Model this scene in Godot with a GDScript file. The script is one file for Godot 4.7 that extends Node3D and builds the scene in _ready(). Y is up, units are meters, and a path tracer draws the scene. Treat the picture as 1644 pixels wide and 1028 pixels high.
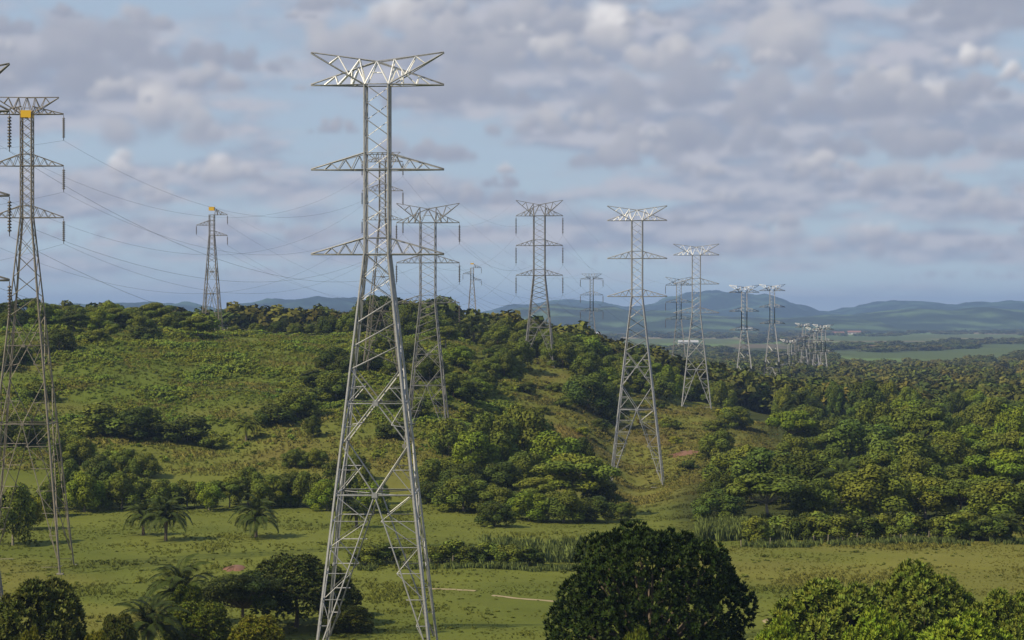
extends Node3D
# A valley of power-line pylons seen from a hillside. Metres, y up, camera looks along -Z.
# bearing(px): the photograph is 1644 wide, focal length about 3700 of its pixels.

const EYE := 32.0
const FOCAL := 3700.0
const HORIZON := 505.0

var rng := RandomNumberGenerator.new()
var names := {}
var mats := {}
var leaf_mats := {}
var zones := {}          # zone -> [[bearing, node, look, noun], ...]
var fbm_ground := FastNoiseLite.new()
var fbm_patch := FastNoiseLite.new()

# ---------------------------------------------------------------- terrain
const COLS := [-400.0, 100.0, 350.0, 560.0, 690.0, 800.0, 900.0, 1023.0, 1118.0, 1250.0, 1500.0, 2000.0]
const ROWS := [
	[-400, 22, 22, 22, 22, 22, 22, 22, 22, 22, 22, 22, 22],
	[-60, 29, 29, 29, 29, 29, 29, 29, 29, 29, 29, 29, 29],
	[0, 30, 30, 30, 30, 30, 30, 30, 30, 30, 30, 30, 30],
	[20, 27, 27, 27, 27, 27, 27, 27, 27, 27, 27, 27, 27],
	[60, 15, 15, 15, 15, 15, 15, 15, 15, 15, 15, 15, 15],
	[120, 2, 2, 2, 2, 2, 2, 2, 2, 2, 2, 2, 2],
	[170, .3, .3, .3, .3, .3, .3, .3, .3, .3, .3, .3, .3],
	[220, 0, 0, 0, 0, 0, 0, 0, 0, 0, 0, 0, 0],
	[300, -.5, -.5, 0, 0, 0, 0, -.3, -.3, 0, 0, .6, .6],
	[380, .4, .4, .4, .4, .3, 0, -.6, -1.5, -1, 0, 0, 0],
	[410, 2, 2, 1.4, 2, 2, 1, -.4, -2.6, -1, 0, 0, 0],
	[445, 8, 8, 6, 7, 7, 4, 2, -3.8, -.5, 0, 0, 0],
	[480, 15, 14, 12.5, 13, 12.5, 8, 5, -3.6, 0, 0, 0, 0],
	[540, 23, 23, 21.5, 21, 20, 14, 10.5, 3, 2.5, 0, 0, 0],
	[600, 27.5, 28, 26, 25, 24.5, 20, 18, 8, 5.6, 1, 0, 0],
	[650, 29, 29.5, 26.5, 25.5, 25.5, 22.5, 20, 11, 6, 1, -1, -1],
	[735, 26, 26, 25, 24.5, 24, 20, 18, 11, 5, 0, -3, -3],
	[900, 12, 12, 15, 14, 12, 10, 8, 4, -3, -5, -6, -6],
	[1100, 0, 0, 2, 2, 0, 0, -2, -4, -6, -8, -8, -8],
	[1500, -10, -10, -10, -10, -10, -10, -10, -10, -10, -10, -10, -10],
	[2500, -15, -15, -15, -15, -15, -15, -15, -15, -15, -15, -15, -15],
	[16000, -15, -15, -15, -15, -15, -15, -15, -15, -15, -15, -15, -15]]


func ground(x: float, z: float) -> float:
	var d := -z
	var px := clampf(822.0 + FOCAL * x / maxf(d, 60.0), -399.0, 1999.0)
	var c := 0
	while COLS[c + 1] < px:
		c += 1
	var u: float = (px - COLS[c]) / (COLS[c + 1] - COLS[c])
	u = u * u * (3.0 - 2.0 * u)
	var dd := clampf(d, -399.0, 15999.0)
	var r := 0
	while ROWS[r + 1][0] < dd:
		r += 1
	var t: float = (dd - ROWS[r][0]) / (ROWS[r + 1][0] - ROWS[r][0])
	var v := []
	for k in [maxi(r - 1, 0), r, r + 1, mini(r + 2, ROWS.size() - 1)]:
		v.append(lerpf(ROWS[k][c + 1], ROWS[k][c + 2], u))
	var h := lerpf(v[1], v[2], t)
	if d > 100.0 and d < 1400.0:
		var m0: float = (v[2] - v[0]) / (ROWS[r + 1][0] - ROWS[r - 1][0]) * (ROWS[r + 1][0] - ROWS[r][0])
		var m1: float = (v[3] - v[1]) / (ROWS[r + 2][0] - ROWS[r][0]) * (ROWS[r + 1][0] - ROWS[r][0])
		var t2 := t * t
		var t3 := t2 * t
		h = (2 * t3 - 3 * t2 + 1) * v[1] + (t3 - 2 * t2 + t) * m0 + (-2 * t3 + 3 * t2) * v[2] + (t3 - t2) * m1
	var bump := fbm_ground.get_noise_2d(x, z)
	var rough := 0.25 + 1.3 * smoothstep(400.0, 520.0, d) * (1.0 - smoothstep(900.0, 1400.0, d))
	return h + bump * rough


func spot(px: float, d: float) -> Vector3:
	var x := (px - 822.0) / FOCAL * d
	return Vector3(x, ground(x, -d), -d)


func height_at(py: float, d: float) -> float:
	return EYE - (py - HORIZON) / FOCAL * d


# ---------------------------------------------------------------- naming
func numbered(called: String) -> String:
	var n: int = names.get(called, 0)
	names[called] = n + 1
	return called if n == 0 else "%s_%03d" % [called, n]


func tag(o: Node, label: String, category: String, group := "") -> void:
	o.set_meta("label", label)
	o.set_meta("category", category)
	if group:
		o.set_meta("group", group)


func thing(called: String, at: Vector3, turn := 0.0) -> Node3D:
	var o := Node3D.new()
	o.name = numbered(called)
	o.position = at
	o.rotation.y = turn
	add_child(o, true)
	return o


func part(called: String, mesh: Mesh, m: Material, parent: Node) -> MeshInstance3D:
	var o := MeshInstance3D.new()
	o.name = called
	o.mesh = mesh
	if m:
		o.material_override = m
	parent.add_child(o, true)
	return o


func top(called: String, mesh: Mesh, m: Material, kind := "") -> MeshInstance3D:
	var o := part(numbered(called), mesh, m, self)
	if kind:
		o.set_meta("kind", kind)
	return o


# ---------------------------------------------------------------- materials
func flat(c: Color, rough := 0.9, metal := 0.0) -> StandardMaterial3D:
	var m := StandardMaterial3D.new()
	m.albedo_color = c.linear_to_srgb()
	m.roughness = rough
	m.metallic = metal
	return m


func noise_tex(freq: float, lo: float, hi: float, sd: int, octaves := 5) -> NoiseTexture2D:
	var n := FastNoiseLite.new()
	n.seed = sd
	n.noise_type = FastNoiseLite.TYPE_SIMPLEX_SMOOTH
	n.frequency = freq
	n.fractal_octaves = octaves
	n.fractal_gain = 0.62
	var t := NoiseTexture2D.new()
	t.width = 512
	t.height = 512
	t.seamless = true
	t.noise = n
	var g := Gradient.new()
	g.set_color(0, Color(lo, lo, lo).linear_to_srgb())
	g.set_color(1, Color(hi, hi, hi).linear_to_srgb())
	t.color_ramp = g
	return t


func make_materials() -> void:
	var st := noise_tex(0.03, 0.5, 1.0, 4)
	for s in [["steel", Color(.41, .425, .455), .5, .2], ["old_steel", Color(.27, .27, .275), .6, .2], ["brown_steel", Color(.27, .245, .21), .65, .2]]:
		var m := flat(s[1], s[2], s[3])
		m.albedo_texture = st
		m.uv1_triplanar = true
		m.uv1_world_triplanar = true
		m.uv1_scale = Vector3(.22, .22, .22)
		mats[s[0]] = m
	mats.glint_steel = flat(Color(.80, .81, .83), .4, .1)  # sunlit glint of the head members, put into a paler steel colour
	mats.porcelain = flat(Color(.07, .06, .055), .35)
	mats.wire = flat(Color(.10, .10, .105), .7, .2)
	mats.yellow = flat(Color(.72, .44, .02), .5)
	mats.bark = flat(Color(.12, .095, .07))
	mats.pale_bark = flat(Color(.27, .24, .2))
	mats.post = flat(Color(.22, .19, .15))
	mats.earth = flat(Color(.17, .085, .05))
	mats.dirt = flat(Color(.27, .22, .125))
	mats.concrete = flat(Color(.22, .21, .18))
	mats.white_wall = flat(Color(.5, .49, .46))
	mats.red_roof = flat(Color(.24, .12, .085))
	mats.grey_roof = flat(Color(.4, .41, .42), .6)
	for s in [["dark", Color(.55, .62, .6)], ["mid", Color(.95, 1, .9)], ["olive", Color(1.1, 1.12, .95)], ["bright", Color(1.2, 1.35, .75)], ["yellow", Color(1.75, 1.6, .8)], ["tan", Color(1.24, 1.27, 1.1)], ["blue", Color(.78, .95, .98)]]:
		var m := StandardMaterial3D.new()
		m.vertex_color_use_as_albedo = true
		# tints above one are folded into the vertex colours' own scale of one half
		m.albedo_color = (s[1] * 0.5).linear_to_srgb()
		m.albedo_color.a = 1.0
		m.roughness = .6
		m.metallic_specular = .22
		m.backlight_enabled = true
		m.backlight = Color(.5, .5, .5)
		m.cull_mode = BaseMaterial3D.CULL_DISABLED
		leaf_mats[s[0]] = m
	var gm := StandardMaterial3D.new()
	gm.vertex_color_use_as_albedo = true
	gm.roughness = .95
	gm.metallic_specular = .15
	gm.albedo_texture = noise_tex(0.012, 0.8, 1.0, 11, 6)
	gm.uv1_triplanar = true
	gm.uv1_world_triplanar = true
	gm.uv1_scale = Vector3(.021, .021, .021)
	gm.detail_enabled = true
	gm.detail_blend_mode = BaseMaterial3D.BLEND_MODE_MUL
	gm.detail_albedo = noise_tex(0.03, 0.72, 1.0, 12, 5)
	gm.detail_uv_layer = BaseMaterial3D.DETAIL_UV_2
	gm.uv2_triplanar = true
	gm.uv2_world_triplanar = true
	gm.uv2_scale = Vector3(.13, .13, .13)
	mats.ground = gm
	var pm := StandardMaterial3D.new()
	pm.vertex_color_use_as_albedo = true
	pm.roughness = .95
	pm.metallic_specular = .15
	mats.painted = pm


# ---------------------------------------------------------------- sky
var cloud_a := FastNoiseLite.new()
var cloud_b := FastNoiseLite.new()
# cumulus in and near the view: bearing px and elevation px of the base's middle, width, height, brightness
const CUMULI := [
	[70, 165, 330, 110, .25], [170, 120, 200, 80, .2], [345, 118, 190, 42, .15], [265, 238, 190, 95, .75], [560, 110, 220, 80, .5], [660, 78, 190, 85, .8], [790, 118, 330, 100, .4], [860, 60, 240, 60, .45],
	[972, 82, 90, 74, 1.25], [900, 100, 130, 44, .8], [1060, 120, 130, 60, .75], [1245, 118, 200, 98, .65], [1130, 190, 420, 90, .25], [1480, 190, 170, 82, 1.1], [1420, 160, 130, 50, .8], [1560, 118, 90, 36, 1.1], [1630, 140, 60, 30, 1.3],
	[1590, 60, 170, 60, .15], [1340, 200, 330, 80, .3], [920, 218, 260, 44, .55], [1180, 255, 380, 70, .25], [1480, 262, 330, 64, .3], [1010, 270, 190, 50, .45], [740, 175, 230, 60, .2], [680, 260, 160, 48, .3],
	[330, 296, 190, 42, .95], [198, 290, 54, 40, 1.15], [215, 325, 110, 44, .7], [110, 330, 160, 44, .4], [1320, 282, 120, 34, .8], [1440, 320, 220, 48, .5], [1590, 350, 120, 44, .6], [700, 318, 150, 34, .5], [800, 330, 160, 28, .3],
	[1290, 418, 290, 60, .75], [1420, 396, 110, 34, .85], [1600, 404, 160, 28, .35], [560, 388, 220, 34, .45], [800, 378, 140, 22, .6], [380, 375, 160, 26, .4], [230, 385, 140, 26, .4], [60, 390, 120, 24, .3], [1050, 365, 170, 24, .3],
	[940, 425, 240, 18, .3], [420, 440, 200, 14, .35], [1540, 450, 220, 14, .3], [700, 452, 160, 12, .3], [150, 440, 200, 14, .3]]


# broad grey decks and the clear gaps between them: bearing px, elevation px, half sizes, weight
const DECKS := [[1180, 150, 470, 150, .42], [1350, 300, 380, 60, .3], [110, 130, 230, 75, .4], [760, 60, 330, 80, .4], [300, 320, 300, 60, .22], [900, 330, 300, 40, .12], [1300, 400, 260, 40, .25],
	[400, 40, 170, 50, -.4], [600, 210, 150, 60, -.3], [1600, 70, 70, 50, -.3], [100, 240, 160, 34, -.25], [880, 275, 140, 30, -.2]]


func veil(az: float, el: float) -> Color:
	var e := maxf(el, 0.0)
	var t := 1.0 - exp(-e / .07)
	var c := Color(.465, .57, .62).lerp(Color(.335, .43, .565), t)
	c = c.lerp(Color(.10, .21, .46), smoothstep(.14, 1.1, e))
	var v := log(e + 0.055) * 2.6
	var n := cloud_a.get_noise_3d(sin(az) * 9.0, v * 1.7, cos(az) * 9.0)
	var m := cloud_a.get_noise_3d(sin(az) * 26.0, v * 5.0 + 9.0, cos(az) * 26.0)
	var deck := 0.0
	if absf(az) < .35 and e < .3:
		var px := 822.0 + FOCAL * tan(az)
		var py := HORIZON - FOCAL * tan(el)
		for b in DECKS:
			var q := pow((px - b[0]) / b[2], 2) + pow((py - b[1]) / b[3], 2)
			if q < 5.0:
				deck += b[4] * exp(-q)
	var cover := smoothstep(-.25, .30, n + m * .4 + deck) * (.25 + .63 * smoothstep(-.005, .035, e))
	var k := cloud_a.get_noise_3d(sin(az - .006) * 26.0, log(maxf(e + .006, 0.0) + 0.055) * 13.0 + 9.0, cos(az) * 26.0)
	return c.lerp(Color(.30, .335, .43).lerp(Color(.47, .475, .535), clampf(.45 + (m - k) * 1.3 + m * .5, 0, 1)), cover)


# lobes of all the clouds: azimuth, elevation, radius, flattening, base elevation, base softness, brightness
var lobes_all := []


func heap_cloud(az: float, base: float, w: float, h: float, bright: float) -> void:
	var n := int(clampf(w / h * 5.0, 7, 20))
	var list := []
	for i in n:
		var u := rng.randf_range(-1, 1)
		var env := pow(1.0 - u * u, .6)
		var r := h * rng.randf_range(.22, .46) * (.45 + .55 * env)
		var y := base + h * env * rng.randf_range(.1, .78)
		list.append([az + u * (w * .5 - r * .8), y, r, base, h, bright * rng.randf_range(.75, 1.15)])
	# the tall ones behind, the low ones in front
	list.sort_custom(func(a, b): return a[1] > b[1])
	lobes_all.append_array(list)


func plan_clouds() -> void:
	rng.seed = 17
	# all round, as in the view; higher clouds are nearer and wider
	for i in 700:
		var az := rng.randf_range(-PI, PI)
		var el := .012 + .75 * pow(rng.randf(), 2.0)
		if absf(az) < .26 and el < .17:
			continue
		var w := rng.randf_range(.03, .09) * (.35 + el * 6.0)
		heap_cloud(az, el, w, w * rng.randf_range(.22, .42), rng.randf_range(.1, .9))
	for c in CUMULI:
		heap_cloud(atan((c[0] - 822.0) / FOCAL), atan((HORIZON - c[1]) / FOCAL), c[2] * 1.15 / FOCAL, c[3] * 1.1 / FOCAL, c[4])
	for i in 46:
		var el := .02 + .115 * rng.randf()
		var w := rng.randf_range(.012, .035) * (.4 + el * 6.0)
		heap_cloud(rng.randf_range(-.25, .25), el, w, w * rng.randf_range(.2, .45), rng.randf_range(.2, .8))


# draws the sky into W x H pixels of the panorama, of which only the window is kept
func draw_sky(W: int, H: int, win: Rect2i) -> Image:
	var w := win.size.x
	var h := win.size.y
	var buf := PackedVector3Array()
	buf.resize(w * h)
	for j in h:
		var el := PI / 2 - (win.position.y + j + .5) / H * PI
		for i in w:
			var c := veil((win.position.x + i + .5) / W * TAU - PI, el)
			buf[j * w + i] = Vector3(c.r, c.g, c.b)
	for lb in lobes_all:
		var r: float = lb[2]
		var cx: float = (lb[0] + PI) / TAU * W - win.position.x
		var cy: float = (PI / 2 - lb[1]) / PI * H - win.position.y
		var rp: float = r * 1.35 / PI * H
		if cx + rp < 0 or cx - rp > w or cy + rp < 0 or cy - rp > h:
			continue
		var sat := .35 + .65 * smoothstep(.0, .07, lb[1])
		for j in range(maxi(0, int(cy - rp)), mini(h, int(cy + rp) + 1)):
			var el := PI / 2 - (win.position.y + j + .5) / H * PI
			var above: float = (el - lb[3]) / lb[4]
			if above < -.2:
				break
			for i in range(maxi(0, int(cx - rp)), mini(w, int(cx + rp) + 1)):
				var az := (win.position.x + i + .5) / W * TAU - PI
				var dx: float = (az - lb[0]) / r
				var dy: float = (el - lb[1]) / r
				var q := cloud_b.get_noise_3d(sin(az) * 95.0, el * 110.0 + lb[5], cos(az) * 95.0)
				var rr := sqrt(dx * dx + dy * dy) * (1.0 + q * .42)
				if rr > 1.25:
					continue
				var alpha := (1.0 - smoothstep(.4, 1.2, rr)) * smoothstep(-.14, .2, above) * .88 * sat
				var face := clampf(.52 - dx * .28 + dy * .42 + q * .3, 0.0, 1.0) * (.35 + .65 * smoothstep(.05, .8, above))
				var k: float = face * lb[5]
				var col := Vector3(.275, .31, .40).lerp(Vector3(.515, .515, .55), clampf(k * 1.75 + .10, 0, 1))
				if k > .55:
					col = col.lerp(Vector3(.76, .745, .75), smoothstep(.55, .95, k))
				buf[j * w + i] = buf[j * w + i].lerp(col, alpha)
	var im := Image.create(w, h, false, Image.FORMAT_RGB8)
	for j in h:
		for i in w:
			var c := buf[j * w + i]
			im.set_pixel(i, j, Color(c.x, c.y, c.z).linear_to_srgb())
	return im


func make_sky() -> PanoramaSkyMaterial:
	cloud_a.seed = 21
	cloud_a.noise_type = FastNoiseLite.TYPE_SIMPLEX_SMOOTH
	cloud_a.frequency = .95
	cloud_a.fractal_octaves = 5
	cloud_a.fractal_gain = .55
	cloud_b.seed = 5
	cloud_b.noise_type = FastNoiseLite.TYPE_SIMPLEX_SMOOTH
	cloud_b.frequency = .7
	cloud_b.fractal_octaves = 4
	cloud_b.fractal_gain = .6
	plan_clouds()
	var W := 4096
	var H := 2048
	var low := Image.create(1024, 512, false, Image.FORMAT_RGB8)
	low.fill(Color(.2, .22, .16).linear_to_srgb())
	low.blit_rect(draw_sky(1024, 512, Rect2i(0, 0, 1024, 258)), Rect2i(0, 0, 1024, 258), Vector2i.ZERO)
	low.resize(W, H, Image.INTERPOLATE_CUBIC)
	var win := Rect2i(2048 - 240, 1024 - 170, 480, 176)
	low.blit_rect(draw_sky(W, H, win), Rect2i(Vector2i.ZERO, win.size), win.position)
	var m := PanoramaSkyMaterial.new()
	m.panorama = ImageTexture.create_from_image(low)
	return m


# ---------------------------------------------------------------- steel lattice
var angle_bar: ArrayMesh      # a unit of L-section steel, y from 0 to 1, flanges one wide


func make_angle_bar() -> void:
	var st := SurfaceTool.new()
	st.begin(Mesh.PRIMITIVE_TRIANGLES)
	var t := .16
	var ring := [Vector2(-.5, -.5), Vector2(.5, -.5), Vector2(.5, -.5 + t), Vector2(-.5 + t, -.5 + t), Vector2(-.5 + t, .5), Vector2(-.5, .5)]
	for i in 6:
		var a: Vector2 = ring[i]
		var b: Vector2 = ring[(i + 1) % 6]
		var q := [Vector3(a.x, 0, a.y), Vector3(b.x, 0, b.y), Vector3(b.x, 1, b.y), Vector3(a.x, 1, a.y)]
		for k in [0, 1, 2, 0, 2, 3]:
			st.add_vertex(q[k])
	for y in [0.0, 1.0]:
		for tri in [[0, 1, 2], [0, 2, 3], [0, 3, 4], [0, 4, 5]]:
			for k in (tri if y == 1.0 else [tri[2], tri[1], tri[0]]):
				st.add_vertex(Vector3(ring[k].x, y, ring[k].y))
	st.generate_normals()
	angle_bar = st.commit()


func bar_frame(a: Vector3, b: Vector3, w: float, out: Vector3) -> Transform3D:
	var y := b - a
	var n := y.normalized()
	var x := out - n * out.dot(n)
	if x.length() < .01:
		x = Vector3.RIGHT.cross(n) if absf(n.x) < .9 else Vector3.UP.cross(n)
	x = -x.normalized()
	var z := x.cross(n).normalized()
	return Transform3D(Basis(x * w, y, z * w), a)


var joined: SurfaceTool = null   # when set, bars are gathered into it


func bar(called: String, a: Vector3, b: Vector3, w: float, m: Material, parent: Node, out := Vector3(.3, .1, 1)) -> void:
	if joined:
		joined.append_from(angle_bar, 0, bar_frame(a, b, w, out))
		return
	var o := part(called, angle_bar, m, parent)
	o.transform = bar_frame(a, b, w, out)


func gather() -> void:
	joined = SurfaceTool.new()
	joined.begin(Mesh.PRIMITIVE_TRIANGLES)


func commit_joined(called: String, m: Material, parent: Node, stuff := false) -> void:
	var o := part(called, joined.commit(), m, parent)
	if stuff:
		o.set_meta("kind", "stuff")
	joined = null


var insulator_mesh: ArrayMesh


func make_insulator() -> void:
	var st := SurfaceTool.new()
	st.begin(Mesh.PRIMITIVE_TRIANGLES)
	var prof := PackedVector2Array()
	prof.append(Vector2(.03, 0))
	prof.append(Vector2(.03, -.1))
	for i in 10:
		var y := -.1 - i * .08
		prof.append(Vector2(.05, y))
		prof.append(Vector2(.15, y - .035))
		prof.append(Vector2(.15, y - .05))
		prof.append(Vector2(.05, y - .06))
	prof.append(Vector2(.03, -.92))
	prof.append(Vector2(.03, -1))
	for i in prof.size() - 1:
		for k in 6:
			var a0 := TAU * k / 6
			var a1 := TAU * (k + 1) / 6
			var p := [Vector3(cos(a0) * prof[i].x, prof[i].y, sin(a0) * prof[i].x), Vector3(cos(a1) * prof[i].x, prof[i].y, sin(a1) * prof[i].x),
				Vector3(cos(a1) * prof[i + 1].x, prof[i + 1].y, sin(a1) * prof[i + 1].x), Vector3(cos(a0) * prof[i + 1].x, prof[i + 1].y, sin(a0) * prof[i + 1].x)]
			for q in [0, 1, 2, 0, 2, 3]:
				st.add_vertex(p[q])
	st.generate_normals()
	insulator_mesh = st.commit()


# Where wires hold: pylon -> {"l0": Vector3 ...}. Levels count from the top.
func pylon(called: String, px: float, d: float, top_py: float, kind: String, m: Material, turn: float, fine: bool, o := {}) -> Dictionary:
	var at := spot(px, d)
	var foot: float = o.get("foot", at.y)
	at.y = foot
	var p := thing(called, at, turn)
	var spacing: float = o.get("spacing", 7.75)
	var reach: float = o.get("reach", 6.1)
	var horn: float = o.get("horn", 2.95)
	var half: float = o.get("half", 1.08)
	var thick: float = o.get("thick", 1.0)
	var total := height_at(top_py, d) - foot
	var waist := total - spacing * 2 - horn
	var taper: float = o.get("taper", .112)
	var cage_top := waist + spacing * 2
	var wid := func(y: float) -> float: return half if y >= waist else half + (waist - y) * taper
	var corner := func(k: int, y: float) -> Vector3:
		var w: float = wid.call(y)
		return Vector3([-w, w, w, -w][k % 4], y, [w, w, -w, -w][k % 4])
	var on := func(f: int, s: float, y: float) -> Vector3: return (corner.call(f, y) as Vector3).lerp(corner.call(f + 1, y), s * .5 + .5)
	var hm: Material = mats.glint_steel if m == mats.steel else m   # sun glints on the new pylons' heads, painted as whiter steel
	var outs := [Vector3(0, 0, 1), Vector3(1, 0, 0), Vector3(0, 0, -1), Vector3(-1, 0, 0)]
	var lw := .3 * thick
	var bw := .135 * thick
	var tw := .09 * thick
	# legs, each a lower, stouter length on a concrete footing and an upper one
	for k in 4:
		var sx := Vector3([-1, 1, 1, -1][k], 0, [1, 1, -1, -1][k])
		if not fine:
			gather()
		bar("leg", corner.call(k, -.4), corner.call(k, waist), lw, m, p, sx)
		bar("cage_post", corner.call(k, waist), corner.call(k, cage_top), lw * .8, m, p, sx)
		if not fine:
			commit_joined("leg", m, p)
		if fine:
			var box := BoxMesh.new()
			box.size = Vector3(.8, 1.0, .8)
			var fb := part("footing", box, mats.concrete, p)
			fb.position = corner.call(k, -.35)
	# bracing of the four faces
	if not fine:
		gather()
	for f in 4:
		var out: Vector3 = outs[f]
		var inset := -out * .04
		var n_cage: int = o.get("cage_panels", 10)
		for i in n_cage:
			var y0 := waist + (cage_top - waist) * i / n_cage
			var y1 := waist + (cage_top - waist) * (i + 1) / n_cage
			if o.get("cross", false):
				bar("brace", on.call(f, -1, y0), on.call(f, 1, y1), tw, m, p, out)
				bar("brace", on.call(f, 1, y0) + inset, on.call(f, -1, y1) + inset, tw, m, p, out)
			else:
				bar("brace", on.call(f, 1, y0), on.call(f, -1, y1), bw * (.85 if f == 0 else .6), m, p, out)
		for i in 3:
			bar("horizontal", on.call(f, -1, waist + spacing * i), on.call(f, 1, waist + spacing * i), bw, m, p, out)
			if i < 2:
				bar("horizontal", on.call(f, -1, waist + spacing * i + 1.5), on.call(f, 1, waist + spacing * i + 1.5), tw, m, p, out)
		# single diagonals below the waist
		var y_s: float = waist * .72
		var n_s := 5
		for i in n_s:
			var a := lerpf(y_s, waist, float(i) / n_s)
			var b := lerpf(y_s, waist, float(i + 1) / n_s)
			if i < 3:
				bar("brace", on.call(f, -1, a), on.call(f, 1, b), bw * 1.15, m, p, out)
			else:
				bar("brace", on.call(f, -1, a), on.call(f, 1, b), tw, m, p, out)
				bar("brace", on.call(f, 1, a) + inset, on.call(f, -1, b) + inset, tw, m, p, out)
		# the upper big cross
		var y_x: float = waist * .538
		bar("brace", on.call(f, -1, y_x), on.call(f, 1, y_s), bw, m, p, out)
		bar("brace", on.call(f, 1, y_x) + inset, on.call(f, -1, y_s) + inset, bw, m, p, out)
		var y_c: float = waist * .637
		bar("horizontal", on.call(f, -1, y_c), on.call(f, 1, y_c), bw, m, p, out)
		for s in [-1.0, 1.0]:
			bar("stay", on.call(f, s, lerpf(y_c, y_s, .45)), on.call(f, s * .5, lerpf(y_c, y_s, .45)), tw, m, p, out)
			bar("stay", on.call(f, s, y_c), on.call(f, s * .52, lerpf(y_c, y_s, .48)), tw, m, p, out)
			bar("stay", on.call(f, s, y_c), on.call(f, s * .52, lerpf(y_x, y_c, .48)), tw, m, p, out)
			bar("stay", on.call(f, s, lerpf(y_x, y_c, .42)), on.call(f, s * .52, lerpf(y_x, y_c, .48)), tw, m, p, out)
		# the middle cross whose lower arms stride down to the feet
		var y_k: float = waist * .417
		bar("horizontal", on.call(f, -1, y_k), on.call(f, 1, y_k), lw * .62, m, p, out)
		for s in [-1.0, 1.0]:
			bar("brace", on.call(f, s, y_x), on.call(f, 0, y_k), bw, m, p, out)
			bar("stay", on.call(f, s, lerpf(y_k, y_x, .5)), on.call(f, s * .5, lerpf(y_k, y_x, .5)), tw, m, p, out)
			bar("stay", on.call(f, s, y_k), on.call(f, s * .5, lerpf(y_k, y_x, .5)), tw, m, p, out)
			bar("brace", on.call(f, 0, y_k), on.call(f, s * .96, waist * .045), bw * 1.1, m, p, out)
			var n_v := 6 if waist > 30 else 4
			for i in range(1, n_v):
				var t := float(i) / n_v
				var yy := lerpf(y_k, waist * .045, t)
				bar("stay", on.call(f, s, yy), on.call(f, s * .96 * t, yy), tw * 1.1, m, p, out)
				var yn := lerpf(y_k, waist * .045, t + 1.0 / n_v)
				if i % 2 == 1:
					bar("stay", on.call(f, s * .96 * t, yy), on.call(f, s, yn), tw, m, p, out)
				else:
					bar("stay", on.call(f, s, yy), on.call(f, s * .96 * (t + 1.0 / n_v), yn), tw, m, p, out)
			bar("stay", on.call(f, s * .96 / n_v, lerpf(y_k, waist * .045, 1.0 / n_v)), on.call(f, s, y_k), tw, m, p, out)
			if kind != "single":
				bar("horizontal", on.call(f, s, .9), on.call(f, s * .55, .9), tw, m, p, out)
		if fine:
			for y in [y_c, y_k]:
				var gb := BoxMesh.new()
				gb.size = Vector3(.62, .55, .03) * thick
				var gp := part("gusset_plate", gb, m, p)
				gp.position = on.call(f, 0, y) + out * .12
				gp.rotation.y = [0, PI / 2, PI, -PI / 2][f]
	# plan bracing inside, at two levels
	for y in [waist * .417, waist]:
		bar("brace", corner.call(0, y), corner.call(2, y), tw, m, p, Vector3.UP)
		bar("brace", corner.call(1, y) - Vector3(0, .1, 0), corner.call(3, y) - Vector3(0, .1, 0), tw, m, p, Vector3.UP)
	if not fine:
		commit_joined("bracing", m, p, true)
	# cross arms
	var holds := {}
	for lv in 3:
		var y := waist + spacing * (2 - lv)
		for s in [-1.0, 1.0]:
			if kind == "single" and (lv == 1) == (s > 0):
				continue
			var arm: Node = p
			if fine:
				arm = Node3D.new()
				arm.name = "cross_arm"
				p.add_child(arm, true)
			else:
				gather()
			var tip := Vector3(s * reach, y, 0)
			var rise: float = horn * .72 if lv == 0 and kind != "beam" else 1.5
			if kind == "beam" and lv == 0:
				rise = 1.0
			var root_x: float = 0.0 if lv == 0 and kind != "beam" else s * half
			for q in [-1.0, 1.0]:
				var low := Vector3(s * half, y, q * half)
				var high := Vector3(root_x, y + rise, q * half * (.45 if lv == 0 else 1.0))
				bar("chord", low, tip, bw * 1.05, m, arm, Vector3(0, -1, q))
				bar("chord", high, tip + Vector3(0, .06, 0), bw, m, arm, Vector3(0, 1, q))
				var n_w := 4
				var last := low
				for i in range(1, n_w):
					var t := float(i) / n_w
					var up_pt := high.lerp(tip, t - .5 / n_w)
					var dn_pt := low.lerp(tip, t)
					if lv == 0 and kind != "beam" and i == 1:
						up_pt = high.lerp(tip, .28)
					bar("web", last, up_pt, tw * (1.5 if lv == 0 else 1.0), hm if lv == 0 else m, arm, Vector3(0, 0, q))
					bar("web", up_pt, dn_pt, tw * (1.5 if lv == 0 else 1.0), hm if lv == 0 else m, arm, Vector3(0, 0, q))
					last = dn_pt
			for i in 3:
				var t := .22 + .26 * i
				bar("web", Vector3(s * half, y, -half).lerp(tip, t), Vector3(s * half, y, half).lerp(tip, t + (.12 if i % 2 else -.12)), tw, m, arm, Vector3.DOWN)
			if not fine:
				commit_joined("cross_arm", m, p)
			var hang := tip
			if o.get("string", 0.0) > 0.0:
				var ins := part("insulator_string", insulator_mesh, mats.porcelain, p)
				ins.position = tip + Vector3(0, -.12, 0)
				ins.scale = Vector3(1.35, o.string, 1.35)
				hang = tip + Vector3(0, -.12 - o.string, 0)
			holds["%s%d" % ["l" if s < 0 else "r", lv]] = p.transform * hang
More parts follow.
